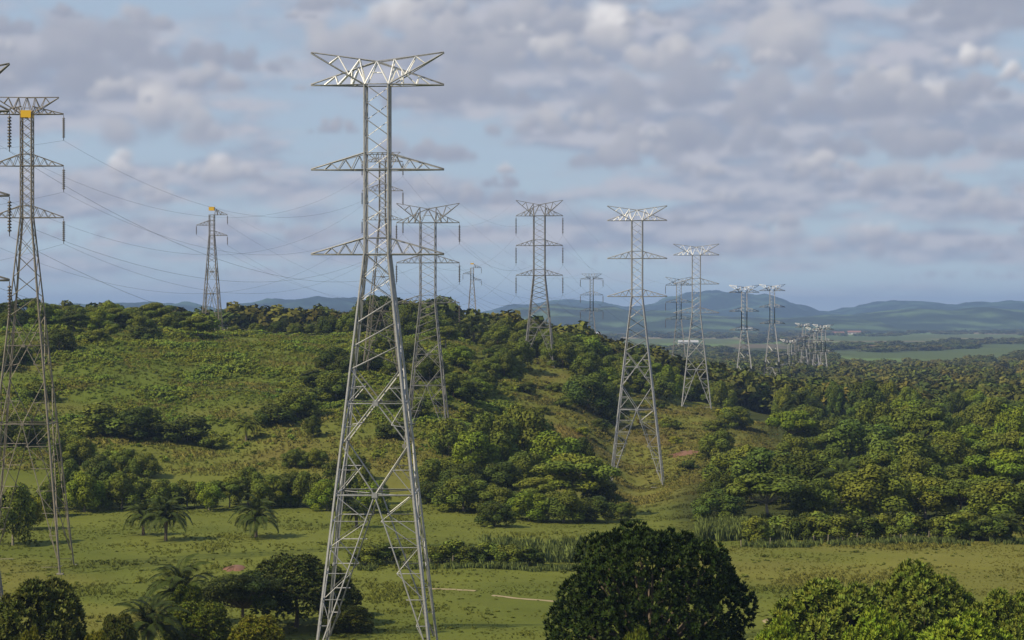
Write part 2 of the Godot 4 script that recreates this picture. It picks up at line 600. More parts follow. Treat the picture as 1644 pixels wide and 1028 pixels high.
	# peaks that carry the earth wires
	if kind != "single":
		for s in [-1.0, 1.0]:
			var peak: Node = p
			if fine:
				peak = Node3D.new()
				peak.name = "earth_wire_peak"
				p.add_child(peak, true)
			else:
				gather()
			var reach_e: float = reach * (.87 if kind == "beam" else 1.0)
			var tip := Vector3(s * reach_e, cage_top + horn, 0)
			for q in [-1.0, 1.0]:
				var low := Vector3(s * half, cage_top, q * half)
				var high := Vector3(0, cage_top + horn * (1.0 if kind == "beam" else .72), q * half * .45)
				bar("chord", low, tip, bw * 1.05, m, peak, Vector3(s, -1, q))
				bar("chord", high, tip + Vector3(0, .06, 0), bw * .9, m, peak, Vector3(0, 1, q))
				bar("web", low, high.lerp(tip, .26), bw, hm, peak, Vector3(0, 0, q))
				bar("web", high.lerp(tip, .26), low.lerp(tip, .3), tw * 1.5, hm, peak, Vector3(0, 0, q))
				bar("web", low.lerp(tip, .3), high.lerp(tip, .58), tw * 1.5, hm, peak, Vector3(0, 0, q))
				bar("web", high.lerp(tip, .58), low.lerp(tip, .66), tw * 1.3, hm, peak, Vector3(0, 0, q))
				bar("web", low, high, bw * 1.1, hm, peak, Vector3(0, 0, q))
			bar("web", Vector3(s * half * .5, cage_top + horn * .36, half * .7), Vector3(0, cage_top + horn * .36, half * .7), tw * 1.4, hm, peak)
			if not fine:
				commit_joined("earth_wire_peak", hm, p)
			holds["le" if s < 0 else "re"] = p.transform * tip
	else:
		holds["le"] = p.transform * Vector3(0, total, 0)
	if o.get("panel", 0.0) > 0.0:
		# a yellow marker box of four plates round the cage head
		for f in 4:
			var pb := BoxMesh.new()
			pb.size = Vector3(half * 1.9, o.panel, .05)
			var pl := part("yellow_marker_plate", pb, mats.yellow, p)
			pl.position = (outs[f] as Vector3) * (half + .09) + Vector3(0, cage_top - .15 - o.panel * .5 + o.get("panel_up", 0.0), 0)
			pl.rotation.y = [0, PI / 2, PI, -PI / 2][f]
	tag(p, o.label, "pylon", o.get("group", "lattice pylons of the power lines"))
	return holds


func conductor(a: Vector3, b: Vector3, sag: float, r: float, label: String) -> void:
	var st := SurfaceTool.new()
	st.begin(Mesh.PRIMITIVE_TRIANGLES)
	var n := 28
	var rings := []
	var side := (b - a).cross(Vector3.UP).normalized()
	for i in n + 1:
		var t := float(i) / n
		var c := a.lerp(b, t) - Vector3(0, sag * 4.0 * t * (1.0 - t), 0)
		var ring := []
		for k in 4:
			var ang := TAU * k / 4
			ring.append(c + (side * cos(ang) + Vector3.UP * sin(ang)) * r)
		rings.append(ring)
	for i in n:
		for k in 4:
			var p0: Vector3 = rings[i][k]
			var p1: Vector3 = rings[i][(k + 1) % 4]
			var p2: Vector3 = rings[i + 1][(k + 1) % 4]
			var p3: Vector3 = rings[i + 1][k]
			for v in [p0, p1, p2, p0, p2, p3]:
				st.add_vertex(v)
	st.generate_normals()
	tag(top("power_cable", st.commit(), mats.wire), label, "power cable", "cables strung between the pylons")


# ---------------------------------------------------------------- plants
class Leaves:
	var v := PackedVector3Array()
	var n := PackedVector3Array()
	var c := PackedColorArray()
	var ix := PackedInt32Array()

	func leaf(at: Vector3, nrm: Vector3, along: Vector3, l: float, w: float, col: Color, soft: Vector3) -> void:
		var side := nrm.cross(along).normalized() * w * .5
		var base := v.size()
		var half := along * l * .5
		v.append(at - half)
		v.append(at + side + nrm * w * .12)
		v.append(at + half)
		v.append(at - side + nrm * w * .12)
		for k in 4:
			n.append(soft)
			c.append(col)
		ix.append_array(PackedInt32Array([base, base + 1, base + 2, base, base + 2, base + 3]))

	# both faces, each with the same soft normal, so that a blade is lit alike from either side
	func blade(at: Vector3, nrm: Vector3, along: Vector3, l: float, w: float, col: Color, soft: Vector3) -> void:
		leaf(at + nrm * .01, nrm, along, l, w, col, soft)
		leaf(at - nrm * .01, -nrm, along, l, w, col, soft)

	func mesh() -> ArrayMesh:
		var a := []
		a.resize(Mesh.ARRAY_MAX)
		a[Mesh.ARRAY_VERTEX] = v
		a[Mesh.ARRAY_NORMAL] = n
		a[Mesh.ARRAY_COLOR] = c
		a[Mesh.ARRAY_INDEX] = ix
		var m := ArrayMesh.new()
		m.add_surface_from_arrays(Mesh.PRIMITIVE_TRIANGLES, a)
		return m


func unit() -> Vector3:
	var z := rng.randf_range(-1, 1)
	var a := rng.randf() * TAU
	var r := sqrt(1 - z * z)
	return Vector3(r * cos(a), z, r * sin(a))


# lobes: [centre, radii]; leaves fill the outer part of each lobe, skipping what lies deep inside another
func foliage(lobes: Array, count: int, size: float, base: Color, vary := .35, soft_mix := .55) -> ArrayMesh:
	var L := Leaves.new()
	var area := 0.0
	for lb in lobes:
		area += lb[1].x * lb[1].z + lb[1].x * lb[1].y
	for lb in lobes:
		var c0: Vector3 = lb[0]
		var rad: Vector3 = lb[1]
		var tone := rng.randf_range(1.0 - vary * .4, 1.0 + vary * .4)
		var warm := rng.randf_range(-.14, .08)
		var k := int(count * (rad.x * rad.z + rad.x * rad.y) / area)
		for i in k:
			var u := unit()
			if u.y < -.35 and rng.randf() < .65:
				u.y = -u.y
			var rr := 1.0 - pow(rng.randf(), 1.6) * .42 + rng.randf_range(-.03, .09)
			var at := c0 + u * rad * rr
			var deep := false
			for o in lobes:
				if o[0] != c0 and ((at - o[0]) / o[1]).length() < .72:
					deep = true
					break
			if deep:
				continue
			var o2 := (u / rad).normalized()
			var nrm := (o2 * .9 + Vector3.UP * .35 + unit() * .8).normalized()
			var along := nrm.cross(unit()).normalized()
			var g := rng.randf_range(1.0 - vary, 1.0 + vary) * tone
			# twice the colour, as the leaf materials halve it
			var col := Color(base.r * 2 * g * (1.0 + warm), base.g * 2 * g, base.b * 2 * g * (1.0 - warm * .6))
			var s := size * rng.randf_range(.65, 1.35)
			L.leaf(at, nrm, along, s, s * .62, col, (nrm * (1.0 - soft_mix) + o2 * soft_mix).normalized())
	return L.mesh()


# near crowns: leaves stand in whorls at the twig ends, with dark gaps between
func whorls(lobes: Array, count: int, per: int, size: float, base: Color, vary := .3) -> ArrayMesh:
	var L := Leaves.new()
	var area := 0.0
	for lb in lobes:
		area += lb[1].x * lb[1].z + lb[1].x * lb[1].y
	for lb in lobes:
		var c0: Vector3 = lb[0]
		var rad: Vector3 = lb[1]
		var k := int(count * (rad.x * rad.z + rad.x * rad.y) / area)
		for i in k:
			var u := unit()
			if u.y < -.3 and rng.randf() < .6:
				u.y = -u.y
			var at := c0 + u * rad * (1.0 - pow(rng.randf(), 2.0) * .3 + rng.randf_range(0, .07))
			var deep := false
			for o in lobes:
				if o[0] != c0 and ((at - o[0]) / o[1]).length() < .8:
					deep = true
					break
			if deep:
				continue
			var axis := ((u / rad).normalized() + Vector3.UP * .45 + unit() * .35).normalized()
			var g := rng.randf_range(1.0 - vary, 1.0 + vary)
			var warm := rng.randf_range(-.1, .2)
			var x := axis.cross(Vector3(.3, .1, .9)).normalized()
			var z := axis.cross(x)
			for j in per:
				var a := j * 2.399 + i
				var open := .35 + .75 * j / per
				var radial := x * cos(a) + z * sin(a)
				var along := (axis * cos(open) + radial * sin(open)).normalized()
				var nrm := (axis * sin(open) - radial * cos(open)).normalized()
				if nrm.dot(axis) < 0:
					nrm = -nrm
				var l := size * rng.randf_range(.75, 1.25)
				var gg := g * rng.randf_range(.85, 1.15)
				L.leaf(at + along * l * .5, nrm, along, l, l * .38, Color(base.r * 2 * gg * (1.0 + warm), base.g * 2 * gg, base.b * 2 * gg), (nrm * .75 + axis * .25).normalized())
	return L.mesh()


func tube(st: SurfaceTool, pts: Array, radii: Array, sides := 6) -> void:
	for i in pts.size() - 1:
		var a: Vector3 = pts[i]
		var b: Vector3 = pts[i + 1]
		var ax := (b - a).normalized()
		var x := ax.cross(Vector3(.31, .17, .93)).normalized()
		var z := ax.cross(x)
		for k in sides:
			var a0 := TAU * k / sides
			var a1 := TAU * (k + 1) / sides
			var d0 := x * cos(a0) + z * sin(a0)
			var d1 := x * cos(a1) + z * sin(a1)
			for v in [a + d0 * radii[i], a + d1 * radii[i], b + d1 * radii[i + 1], a + d0 * radii[i], b + d1 * radii[i + 1], b + d0 * radii[i + 1]]:
				st.add_vertex(v)


func trunk_mesh(h: float, r: float, lobes: Array, lean := Vector3.ZERO) -> ArrayMesh:
	var st := SurfaceTool.new()
	st.begin(Mesh.PRIMITIVE_TRIANGLES)
	var fork := Vector3(0, h * .42, 0) + lean
	tube(st, [Vector3(0, -.04 * h, 0), fork * .5 + Vector3(.01, 0, .012) * h, fork], [r * 1.25, r * .9, r * .7])
	for lb in lobes:
		var c: Vector3 = lb[0]
		if c.y < fork.y * 1.05:
			continue
		tube(st, [fork, fork.lerp(c, .5) + Vector3(0, -.02 * h, 0), c], [r * .5, r * .3, r * .12], 5)
	st.generate_normals()
	return st.commit()


# Trees are built one unit high and one unit wide; each copy is scaled to its own size.
var protos := {}


func proto(called: String, lobes: Array, count: int, size: float, base: Color, vary := .35, trunk_r := .022, lean := Vector3.ZERO, soft := .55) -> void:
	protos[called] = [foliage(lobes, count, size, base, vary, soft), trunk_mesh(1.0, trunk_r, lobes, lean)]


func round_lobes(n: int, sd: int, lo: float, hi: float, wide: float, lobe: float) -> Array:
	rng.seed = sd
	var out := [[Vector3(0, (lo + hi) * .52, 0), Vector3(wide * .62, (hi - lo) * .42, wide * .62)]]
	for i in n:
		var a := i * 2.399 + rng.randf() * .6
		var t := (i + .5) / n
		var ring := sqrt(1.0 - pow(absf(t * 1.5 - .5), 2.2)) * wide * .72
		var r := lobe * rng.randf_range(.75, 1.25)
		out.append([Vector3(cos(a) * ring, lerpf(lo + lobe * .6, hi - lobe * .65, t), sin(a) * ring), Vector3(r, r * rng.randf_range(.85, 1.25), r)])
	return out


func flat_lobes(n: int, sd: int, y: float, wide: float, lobe: float) -> Array:
	rng.seed = sd
	var out := []
	for i in n:
		var a := i * 2.399
		var q := sqrt((i + .4) / n)
		var r := lobe * rng.randf_range(.75, 1.2)
		out.append([Vector3(cos(a) * wide * q, y + rng.randf_range(-.09, .09) - q * q * .14, sin(a) * wide * q), Vector3(r, r * .62, r)])
	return out


func crown_ring(n: int, y: float, ring: float, lobe: float) -> Array:
	var out := []
	for i in n:
		var a := TAU * i / n + rng.randf_range(-.15, .15)
		var k := ring * rng.randf_range(.85, 1.1)
		out.append([Vector3(cos(a) * k, y + rng.randf_range(-.05, .05), sin(a) * k), Vector3(lobe, lobe, lobe) * rng.randf_range(.85, 1.15)])
	return out


func make_protos() -> void:
	var green := Color(.122, .142, .021)
	proto("round_tree", round_lobes(11, 1, .04, 1.0, .46, .19), 9000, .05, green)
	proto("bushy_tree", round_lobes(15, 2, .0, .98, .5, .16), 9000, .05, green)
	proto("spreading_tree", flat_lobes(15, 3, .8, .42, .16), 8000, .048, green)
	proto("tall_tree", round_lobes(12, 4, .08, 1.0, .4, .15), 8000, .045, green)
	proto("ragged_tree", round_lobes(9, 5, .1, .97, .5, .15), 6000, .052, green, .45)
	proto("layered_tree", flat_lobes(10, 6, .82, .44, .17) + flat_lobes(8, 7, .55, .4, .15), 9000, .047, green)
	proto("low_bush", round_lobes(9, 8, 0.0, .95, .5, .2), 3600, .075, green, .4, .012)
	proto("loose_bush", round_lobes(7, 9, 0.02, .9, .5, .16), 2600, .085, green, .45, .012)
	# near trees, leaf by leaf
	near_proto("dense_tree", round_lobes(52, 10, .08, .99, .53, .115) + crown_ring(12, .80, .29, .125) + crown_ring(14, .62, .40, .12), 16000, 9, .025, Color(.024, .042, .007), .03)
	near_proto("leafy_tree", round_lobes(30, 11, .05, 1.0, .52, .13), 6500, 8, .04, Color(.15, .19, .03), .02)
	near_proto("leafy_tree_b", round_lobes(26, 12, .1, 1.0, .52, .15), 6500, 8, .04, Color(.14, .18, .028), .02)
	near_proto("near_round_tree", round_lobes(30, 16, .2, 1.0, .54, .14), 5200, 8, .042, Color(.062, .08, .017), .022)
	near_proto("near_bush", round_lobes(24, 15, 0.0, .97, .52, .14), 4200, 8, .048, Color(.08, .095, .018), .012)
	proto("near_spreading_tree", flat_lobes(26, 13, .82, .42, .13) + flat_lobes(9, 14, .62, .36, .12), 22000, .027, Color(.075, .09, .02), .4, .024, Vector3(.05, 0, .02), .4)


func near_proto(called: String, lobes: Array, count: int, per: int, size: float, base: Color, trunk_r: float) -> void:
	protos[called] = [whorls(lobes, count, per, size, base), trunk_mesh(1.0, trunk_r, lobes)]


func tree(zone: String, px: float, top_py: float, w_px: float, d: float, kind: String, tint: String, noun := "tree", h := 0.0) -> Node3D:
	var at := spot(px, d)
	var high := h if h > 0.0 else maxf(height_at(top_py, d) - at.y, 1.0)
	var wide := w_px * d / FOCAL
	high = maxf(high, wide * (.5 if noun == "bush" else .6))
	var names_of := {"dense_tree": "broadleaf_tree", "leafy_tree": "broadleaf_tree", "leafy_tree_b": "broadleaf_tree", "near_spreading_tree": "spreading_tree", "near_round_tree": "broadleaf_tree", "near_bush": "bush", "low_bush": "bush", "loose_bush": "bush"}
	var o := thing(names_of.get(kind, kind), at - Vector3(0, .05, 0), px * 1.37 + d)
	var box: AABB = (protos[kind][0] as ArrayMesh).get_aabb()
	var fx := wide / (.5 * (box.size.x + box.size.z))
	o.scale = Vector3(fx, high / box.end.y, fx)
	part("crown", protos[kind][0], leaf_mats[tint], o)
	part("trunk" if noun == "tree" else "stem", protos[kind][1], mats.pale_bark if int(px) % 5 == 0 and d > 300.0 else mats.bark, o)
	if not zones.has(zone):
		zones[zone] = []
	zones[zone].append([px, o, kind, tint, noun, wide, high])
	return o


const ORDINALS := ["first", "second", "third", "fourth", "fifth", "sixth", "seventh", "eighth", "ninth", "tenth", "eleventh", "twelfth", "thirteenth", "fourteenth", "fifteenth",
	"sixteenth", "seventeenth", "eighteenth", "nineteenth", "twentieth", "twenty-first", "twenty-second", "twenty-third", "twenty-fourth", "twenty-fifth"]


func label_zones() -> void:
	var tone := {"dark": "dark green", "mid": "mid green", "olive": "olive green", "bright": "bright green", "yellow": "yellowish green", "tan": "pale brownish", "blue": "bluish green"}
	var shape := {"round_tree": "rounded", "bushy_tree": "bushy", "spreading_tree": "flat-topped", "tall_tree": "upright", "ragged_tree": "ragged", "layered_tree": "layered", "low_bush": "low", "loose_bush": "loose",
		"dense_tree": "dense", "leafy_tree": "leafy", "leafy_tree_b": "leafy", "near_spreading_tree": "flat-topped", "near_round_tree": "rounded", "near_bush": "thick"}
	var by_noun := {}
	for z in zones:
		for e in zones[z]:
			if not e[1].has_meta("label"):
				if not by_noun.has([z, e[4]]):
					by_noun[[z, e[4]]] = []
				by_noun[[z, e[4]]].append(e)
	for key in by_noun:
		var z: String = key[0]
		var list: Array = by_noun[key]
		list.sort_custom(func(a, b): return a[0] < b[0])
		for i in list.size():
			var e: Array = list[i]
			var from_left := i < (list.size() + 1) / 2
			var k: int = i if from_left else list.size() - 1 - i
			var side := "left" if from_left else "right"
			var place := ("%smost" % side) if k == 0 else "%s from the %s" % [ORDINALS[k], side]
			if not e[1].has_meta("label"):
				tag(e[1], "%s %s %s, %s %s" % [shape[e[2]], tone[e[3]], e[4], place, z], e[4], ("trees " if e[4] == "tree" else "bushes ") + z)


var frond_mesh: ArrayMesh
var palm_trunk: ArrayMesh


func make_palm_parts() -> void:
	rng.seed = 77
	var L := Leaves.new()
	var n := 30
	# a unit frond: rises and arches over along +x
	var pos := func(t: float) -> Vector3: return Vector3(t * .92, .42 * sin(t * 2.1) - .34 * t * t * t, 0)
	for i in n:
		var t := .08 + .92 * i / n
		var a: Vector3 = pos.call(t)
		var f: Vector3 = ((pos.call(t + .02) as Vector3) - a).normalized()
		var l := .2 * sin(PI * clampf(t * .85 + .14, 0, 1)) + .06
		for s in [-1.0, 1.0]:
			var dirv := (f * .55 + Vector3(0, -.42, 0) + Vector3(0, 0, s)).normalized()
			var nr := (Vector3(0, 1, -s * .5)).normalized()
			nr = (nr - dirv * nr.dot(dirv)).normalized()
			var g := rng.randf_range(.75, 1.25)
			L.leaf(a + dirv * l * .5, nr, dirv, l, .034, Color(.10 * g, .135 * g, .028 * g), (nr + Vector3.UP * .3).normalized())
	for i in 8:
		var a: Vector3 = pos.call(i / 8.0)
		var b: Vector3 = pos.call((i + 1) / 8.0)
		L.leaf((a + b) * .5, Vector3(0, 0, 1), (b - a).normalized(), (b - a).length() * 1.1, .018, Color(.14, .15, .06), Vector3(0, .5, .86))
		L.leaf((a + b) * .5, Vector3(0, 1, 0), (b - a).normalized(), (b - a).length() * 1.1, .018, Color(.14, .15, .06), Vector3(0, 1, 0))
	frond_mesh = L.mesh()
	var st := SurfaceTool.new()
	st.begin(Mesh.PRIMITIVE_TRIANGLES)
	tube(st, [Vector3(0, -.05, 0), Vector3(.01, .3, 0), Vector3(0, .7, .01), Vector3(0, 1, 0)], [.075, .06, .075, .1], 7)
	st.generate_normals()
	palm_trunk = st.commit()


func palm(px: float, top_py: float, d: float, trunk_h: float, tint: String, label: String, spread := 1.0) -> void:
	var at := spot(px, d)
	var high := maxf(height_at(top_py, d) - at.y, 1.5)
	var o := thing("palm_tree", at, px)
	var tr := part("trunk", palm_trunk, mats.bark, o)
	var th := high * trunk_h
	tr.scale = Vector3(3.6, th, 3.6)
	var len := high * .56 * spread
	rng.seed = int(px * 7 + d)
	for i in 28:
		var fr := part("frond", frond_mesh, leaf_mats[tint], o)
		var t := float(i) / 28
		var tilt := lerpf(1.05, -.62, pow(t, .8)) + rng.randf_range(-.08, .08)
		fr.position = Vector3(0, th * .97, 0)
		fr.basis = Basis(Vector3.UP, i * 2.399 + rng.randf_range(-.2, .2)) * Basis(Vector3(0, 0, 1), tilt) * Basis(Vector3.RIGHT, rng.randf_range(-.3, .3)) * Basis.from_scale(Vector3.ONE * len * rng.randf_range(.85, 1.1))
	tag(o, label, "palm tree", "palms in the pasture and woods")


func scatter(called: String, mesh: Mesh, m: Material, spots: Array, cols: PackedColorArray) -> MultiMeshInstance3D:
	var mm := MultiMesh.new()
	mm.transform_format = MultiMesh.TRANSFORM_3D
	mm.use_colors = true
	mm.mesh = mesh
	mm.instance_count = spots.size()
	for i in spots.size():
		mm.set_instance_transform(i, spots[i])
		mm.set_instance_color(i, cols[i])
	var o := MultiMeshInstance3D.new()
	o.name = numbered(called)
	o.multimesh = mm
	o.material_override = m
	o.set_meta("kind", "stuff")
	add_child(o, true)
	return o


# ---------------------------------------------------------------- ground sheet
# cleared fields on the plain: bearing px, distance, half width in px, half depth in metres, tone
const FIELDS := [[1430, 2700, 100, 210, 0], [1560, 2950, 60, 150, 0], [1390, 4500, 110, 420, 0], [1080, 4100, 100, 380, 2], [930, 6000, 80, 500, 1], [720, 6300, 70, 500, 2], [1560, 5000, 90, 420, 2], [1640, 3400, 60, 200, 0], [1230, 3400, 50, 250, 1], [1500, 7300, 120, 600, 0], [860, 4000, 50, 300, 2], [1130, 6800, 90, 700, 0]]


func field_at(px: float, d: float) -> int:
	for i in FIELDS.size():
		var f: Array = FIELDS[i]
		if absf(px - f[0] + 14 * sin(d * .004)) < f[2] and absf(d - f[1] + 60 * sin(px * .05)) < f[3]:
			return i
	return -1


func ground_color(x: float, d: float) -> Color:
	var px := 822.0 + FOCAL * x / maxf(d, 60.0)
	var n := fbm_patch.get_noise_2d(x, d)
	var n2 := fbm_patch.get_noise_2d(x * .35 + 500.0, d * .35)
	var grass := Color(.160, .183, .036)
	var lush := Color(.125, .152, .03)
	var dry := Color(.25, .215, .058)
	var c := grass.lerp(lush, clampf(.5 + n * 1.6, 0, 1))
	c = c.lerp(dry, clampf(n2 * 1.5 - .1, 0, .38))
	# sunburnt slopes behind the second new pylon and under the middle knoll
	var burnt := exp(-pow((px - 1090) / 110.0, 2)) * smoothstep(455.0, 490.0, d) * (1.0 - smoothstep(610.0, 650.0, d))
	burnt = maxf(burnt, exp(-pow((px - 905) / 75.0, 2)) * smoothstep(470.0, 500.0, d) * (1.0 - smoothstep(575.0, 610.0, d)))
	burnt = maxf(burnt, .5 * exp(-pow((px - 390) / 190.0, 2)) * smoothstep(412.0, 425.0, d) * (1.0 - smoothstep(450.0, 470.0, d)))
	c = c.lerp(Color(.18, .19, .040).lerp(Color(.19, .145, .05), clampf(n * 2.4 - .2, 0, 1)), clampf(burnt, 0, .8))
	# scrub ground on the left hill
	var scrub := smoothstep(440.0, 475.0, d) * (1.0 - smoothstep(640, 760, px)) * (1.0 - smoothstep(800.0, 1000.0, d))
	c = c.lerp(Color(.125, .165, .030).lerp(Color(.19, .17, .045), clampf(n * 1.3, 0, .5)), scrub * .9)
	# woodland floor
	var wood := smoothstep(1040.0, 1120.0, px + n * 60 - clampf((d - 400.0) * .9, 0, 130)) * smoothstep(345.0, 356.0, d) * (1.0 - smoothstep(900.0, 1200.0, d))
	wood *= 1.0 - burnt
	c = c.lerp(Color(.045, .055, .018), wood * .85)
	if d > 1000.0:
		# the plain: a patchwork of fields and belts of wood
		var cell := Vector2(floor(x / 420.0 + .4 * sin(d * .0013)), floor(d / 700.0 + .3 * sin(x * .002)))
		var h := fposmod(sin(cell.x * 127.1 + cell.y * 311.7) * 43758.5453, 1.0)
		var field := Color(.06, .075, .025)
		if h > .82:
			field = Color(.26, .22, .13)
		elif h > .45:
			field = Color(.15, .22, .065)
		elif h > .3:
			field = Color(.11, .15, .05)
		c = c.lerp(field, smoothstep(1000.0, 1500.0, d))
		var f := field_at(px, d)
		if f >= 0:
			c = [Color(.10, .14, .048), Color(.16, .135, .085), Color(.12, .15, .055)][FIELDS[f][4]]
	return c


func steps(edges: Array) -> PackedFloat32Array:
	# edges: [[from, to, step], ...]
	var out := PackedFloat32Array()
	for e in edges:
		var v: float = e[0]
		var s: float = e[2]
		while v < e[1] - .001:
			out.append(v)
			v += s
			s *= e[3] if e.size() > 3 else 1.0
	out.append(edges[-1][1])
	return out


func make_ground() -> void:
	var half := steps([[0, 150, 3.2], [150, 7000, 5, 1.09]])
	var xs := PackedFloat32Array()
	for i in range(half.size() - 1, 0, -1):
		xs.append(-half[i])
	xs.append_array(half)
	var ds := steps([[-400, 140, 12], [140, 760, 3.2], [760, 1500, 9], [1500, 15500, 25, 1.035]])
	var v := PackedVector3Array()
	var c := PackedColorArray()
	for d in ds:
		for x in xs:
			v.append(Vector3(x, ground(x, -d), -d))
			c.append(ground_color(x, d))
	var ix := PackedInt32Array()
	var w := xs.size()
	for j in ds.size() - 1:
		for i in w - 1:
			var a := j * w + i
			ix.append_array(PackedInt32Array([a, a + w, a + 1, a + 1, a + w, a + w + 1]))
	var st := SurfaceTool.new()
	var arr := []
	arr.resize(Mesh.ARRAY_MAX)
	arr[Mesh.ARRAY_VERTEX] = v
	arr[Mesh.ARRAY_COLOR] = c
	arr[Mesh.ARRAY_INDEX] = ix
	var am := ArrayMesh.new()
	am.add_surface_from_arrays(Mesh.PRIMITIVE_TRIANGLES, arr)
	st.create_from(am, 0)
	st.generate_normals()
	top("ground", st.commit(), mats.ground, "structure")


# A range of far hills: skyline given as [bearing px, py] at distance d; the land falls away in front and behind.
func hills(called: String, line: Array, d: float, deep: float, sd: int, tone: Color) -> void:
	var nz := FastNoiseLite.new()
	nz.seed = sd
	nz.frequency = .0011
	nz.fractal_octaves = 5
	var x0: float = (line[0][0] - 822.0) / FOCAL * d
	var x1: float = (line[-1][0] - 822.0) / FOCAL * d
	var nx := 420
	var nd := 44
	var v := PackedVector3Array()
	var c := PackedColorArray()
	for j in nd + 1:
		var t := float(j) / nd * 2.0 - 1.0
		for i in nx + 1:
			var x := lerpf(x0, x1, float(i) / nx)
			var px := 822.0 + x / d * FOCAL
			var k := 0
			while k < line.size() - 2 and line[k + 1][0] < px:
				k += 1
			var u: float = clampf((px - line[k][0]) / (line[k + 1][0] - line[k][0]), 0, 1)
			u = u * u * (3 - 2 * u)
			var crest := height_at(lerpf(line[k][1], line[k + 1][1], u), d) + 15.0
			var fall := 0.5 + .5 * cos(PI * t)
			var dd := d + t * deep
			var rel := nz.get_noise_2d(x, dd)
			var spur := nz.get_noise_2d(x * 2.2 + 900, dd * .7)
			var f := clampf(fall + spur * .5 * (1.0 - absf(t)) * absf(t) * 2.0, 0.0, 1.1)
			var knob := nz.get_noise_2d(x * 5.0, dd * 5.0)
			var y := -15.0 + crest * f * (1.0 + rel * .2 + knob * .13) - 1.5
			v.append(Vector3(x, y, -dd))
			var g := clampf(.5 + nz.get_noise_2d(x * 3.0, dd * 3.0 + 70) * 1.6, 0, 1)
			c.append(tone.lerp(tone * 3.2, g * g * g))
	var ix := PackedInt32Array()
	var w := nx + 1
	for j in nd:
		for i in nx:
			var a := j * w + i
			ix.append_array(PackedInt32Array([a, a + w, a + 1, a + 1, a + w, a + w + 1]))
	var arr := []
	arr.resize(Mesh.ARRAY_MAX)
	arr[Mesh.ARRAY_VERTEX] = v
	arr[Mesh.ARRAY_COLOR] = c
	arr[Mesh.ARRAY_INDEX] = ix
	var am := ArrayMesh.new()
	am.add_surface_from_arrays(Mesh.PRIMITIVE_TRIANGLES, arr)
	var st := SurfaceTool.new()
	st.create_from(am, 0)
	st.generate_normals()
	top(called, st.commit(), mats.painted, "structure")


func patch(called: String, px: float, d: float, rx: float, rz: float, m: Material, sd: int) -> void:
	var st := SurfaceTool.new()
	st.begin(Mesh.PRIMITIVE_TRIANGLES)
	var at := spot(px, d)
	rng.seed = sd
	var n := 20
	var ring := []
	for i in n:
		var a := TAU * i / n
		var k := rng.randf_range(.7, 1.15)
		var x := at.x + cos(a) * rx * k
		var z := at.z + sin(a) * rz * k
		ring.append(Vector3(x, ground(x, z) - .1, z))
	var mid := at + Vector3(0, .25, 0)
	for i in n:
		var a: Vector3 = ring[i]
		var b: Vector3 = ring[(i + 1) % n]
		var am := a.lerp(mid, .4)
		var bm := b.lerp(mid, .4)
		am.y = ground(am.x, am.z) + .2 + rng.randf_range(0, .08)
		bm.y = ground(bm.x, bm.z) + .2
		for q in [a, b, bm, a, bm, am, am, bm, mid]:
			st.add_vertex(q)
	st.generate_normals()
	top(called, st.commit(), m, "structure")


func ribbon(called: String, line: Array, w: float, m: Material) -> void:
	var st := SurfaceTool.new()
	st.begin(Mesh.PRIMITIVE_TRIANGLES)
	var pts := []
	for i in line.size() - 1:
		for k in 6:
			pts.append((line[i] as Vector2).lerp(line[i + 1], k / 6.0))
	pts.append(line[-1])
	var edge := []
	for i in pts.size():
		var p := spot(pts[i].x, pts[i].y)
		var q := spot(pts[mini(i + 1, pts.size() - 1)].x, pts[mini(i + 1, pts.size() - 1)].y)
		var o := spot(pts[maxi(i - 1, 0)].x, pts[maxi(i - 1, 0)].y)
		var side := (q - o).cross(Vector3.UP).normalized() * w * .5 * (1.0 + .35 * sin(i * 1.7))
		var row := []
		for s in [-1.0, 0.0, 1.0]:
			var e: Vector3 = p + side * s
			row.append(Vector3(e.x, ground(e.x, e.z) + (.1 if s == 0.0 else .02), e.z))
		edge.append(row)
	for i in edge.size() - 1:
		for s in 2:
			var a: Vector3 = edge[i][s]
			var b: Vector3 = edge[i][s + 1]
			var c: Vector3 = edge[i + 1][s + 1]
			var dd: Vector3 = edge[i + 1][s]
			for v in [a, b, c, a, c, dd]:
				st.add_vertex(v)
	st.generate_normals()
	top(called, st.commit(), m, "structure")


func fence(label: String, line: Array, gap: float, h: float) -> void:
	var f := thing("fence", spot(line[0].x, line[0].y))
	var pts := []
	for i in line.size() - 1:
		var a := spot(line[i].x, line[i].y)
		var b := spot(line[i + 1].x, line[i + 1].y)
		var n := maxi(1, int((b - a).length() / gap))
		for k in n:
			var p := a.lerp(b, float(k) / n)
			p.y = ground(p.x, p.z)
			pts.append(p)
	var post := CylinderMesh.new()
	post.top_radius = .07
	post.bottom_radius = .085
	post.height = 1.0
	post.radial_segments = 6
	post.rings = 1
	var st := SurfaceTool.new()
	st.begin(Mesh.PRIMITIVE_TRIANGLES)
	for i in pts.size():
		if rng.randf() < .35:
			continue
		var o := part("post", post, mats.post, f)
		var hh := h * rng.randf_range(.6, 1.15)
		o.position = pts[i] - f.position + Vector3(0, hh * .5 - .15, 0)
		o.scale = Vector3(1, hh + .3, 1)
		o.rotation = Vector3(rng.randf_range(-.06, .06), 0, rng.randf_range(-.08, .08))
		if i:
			for y in [.35, .65, .95]:
				tube(st, [pts[i - 1] - f.position + Vector3(0, y, 0), pts[i] - f.position + Vector3(0, y, 0)], [.012, .012], 3)
	st.generate_normals()
	var wires := part("fence_wire", st.commit(), mats.wire, f)
	wires.set_meta("kind", "stuff")
	tag(f, label, "fence", "post and wire fences along the pasture")


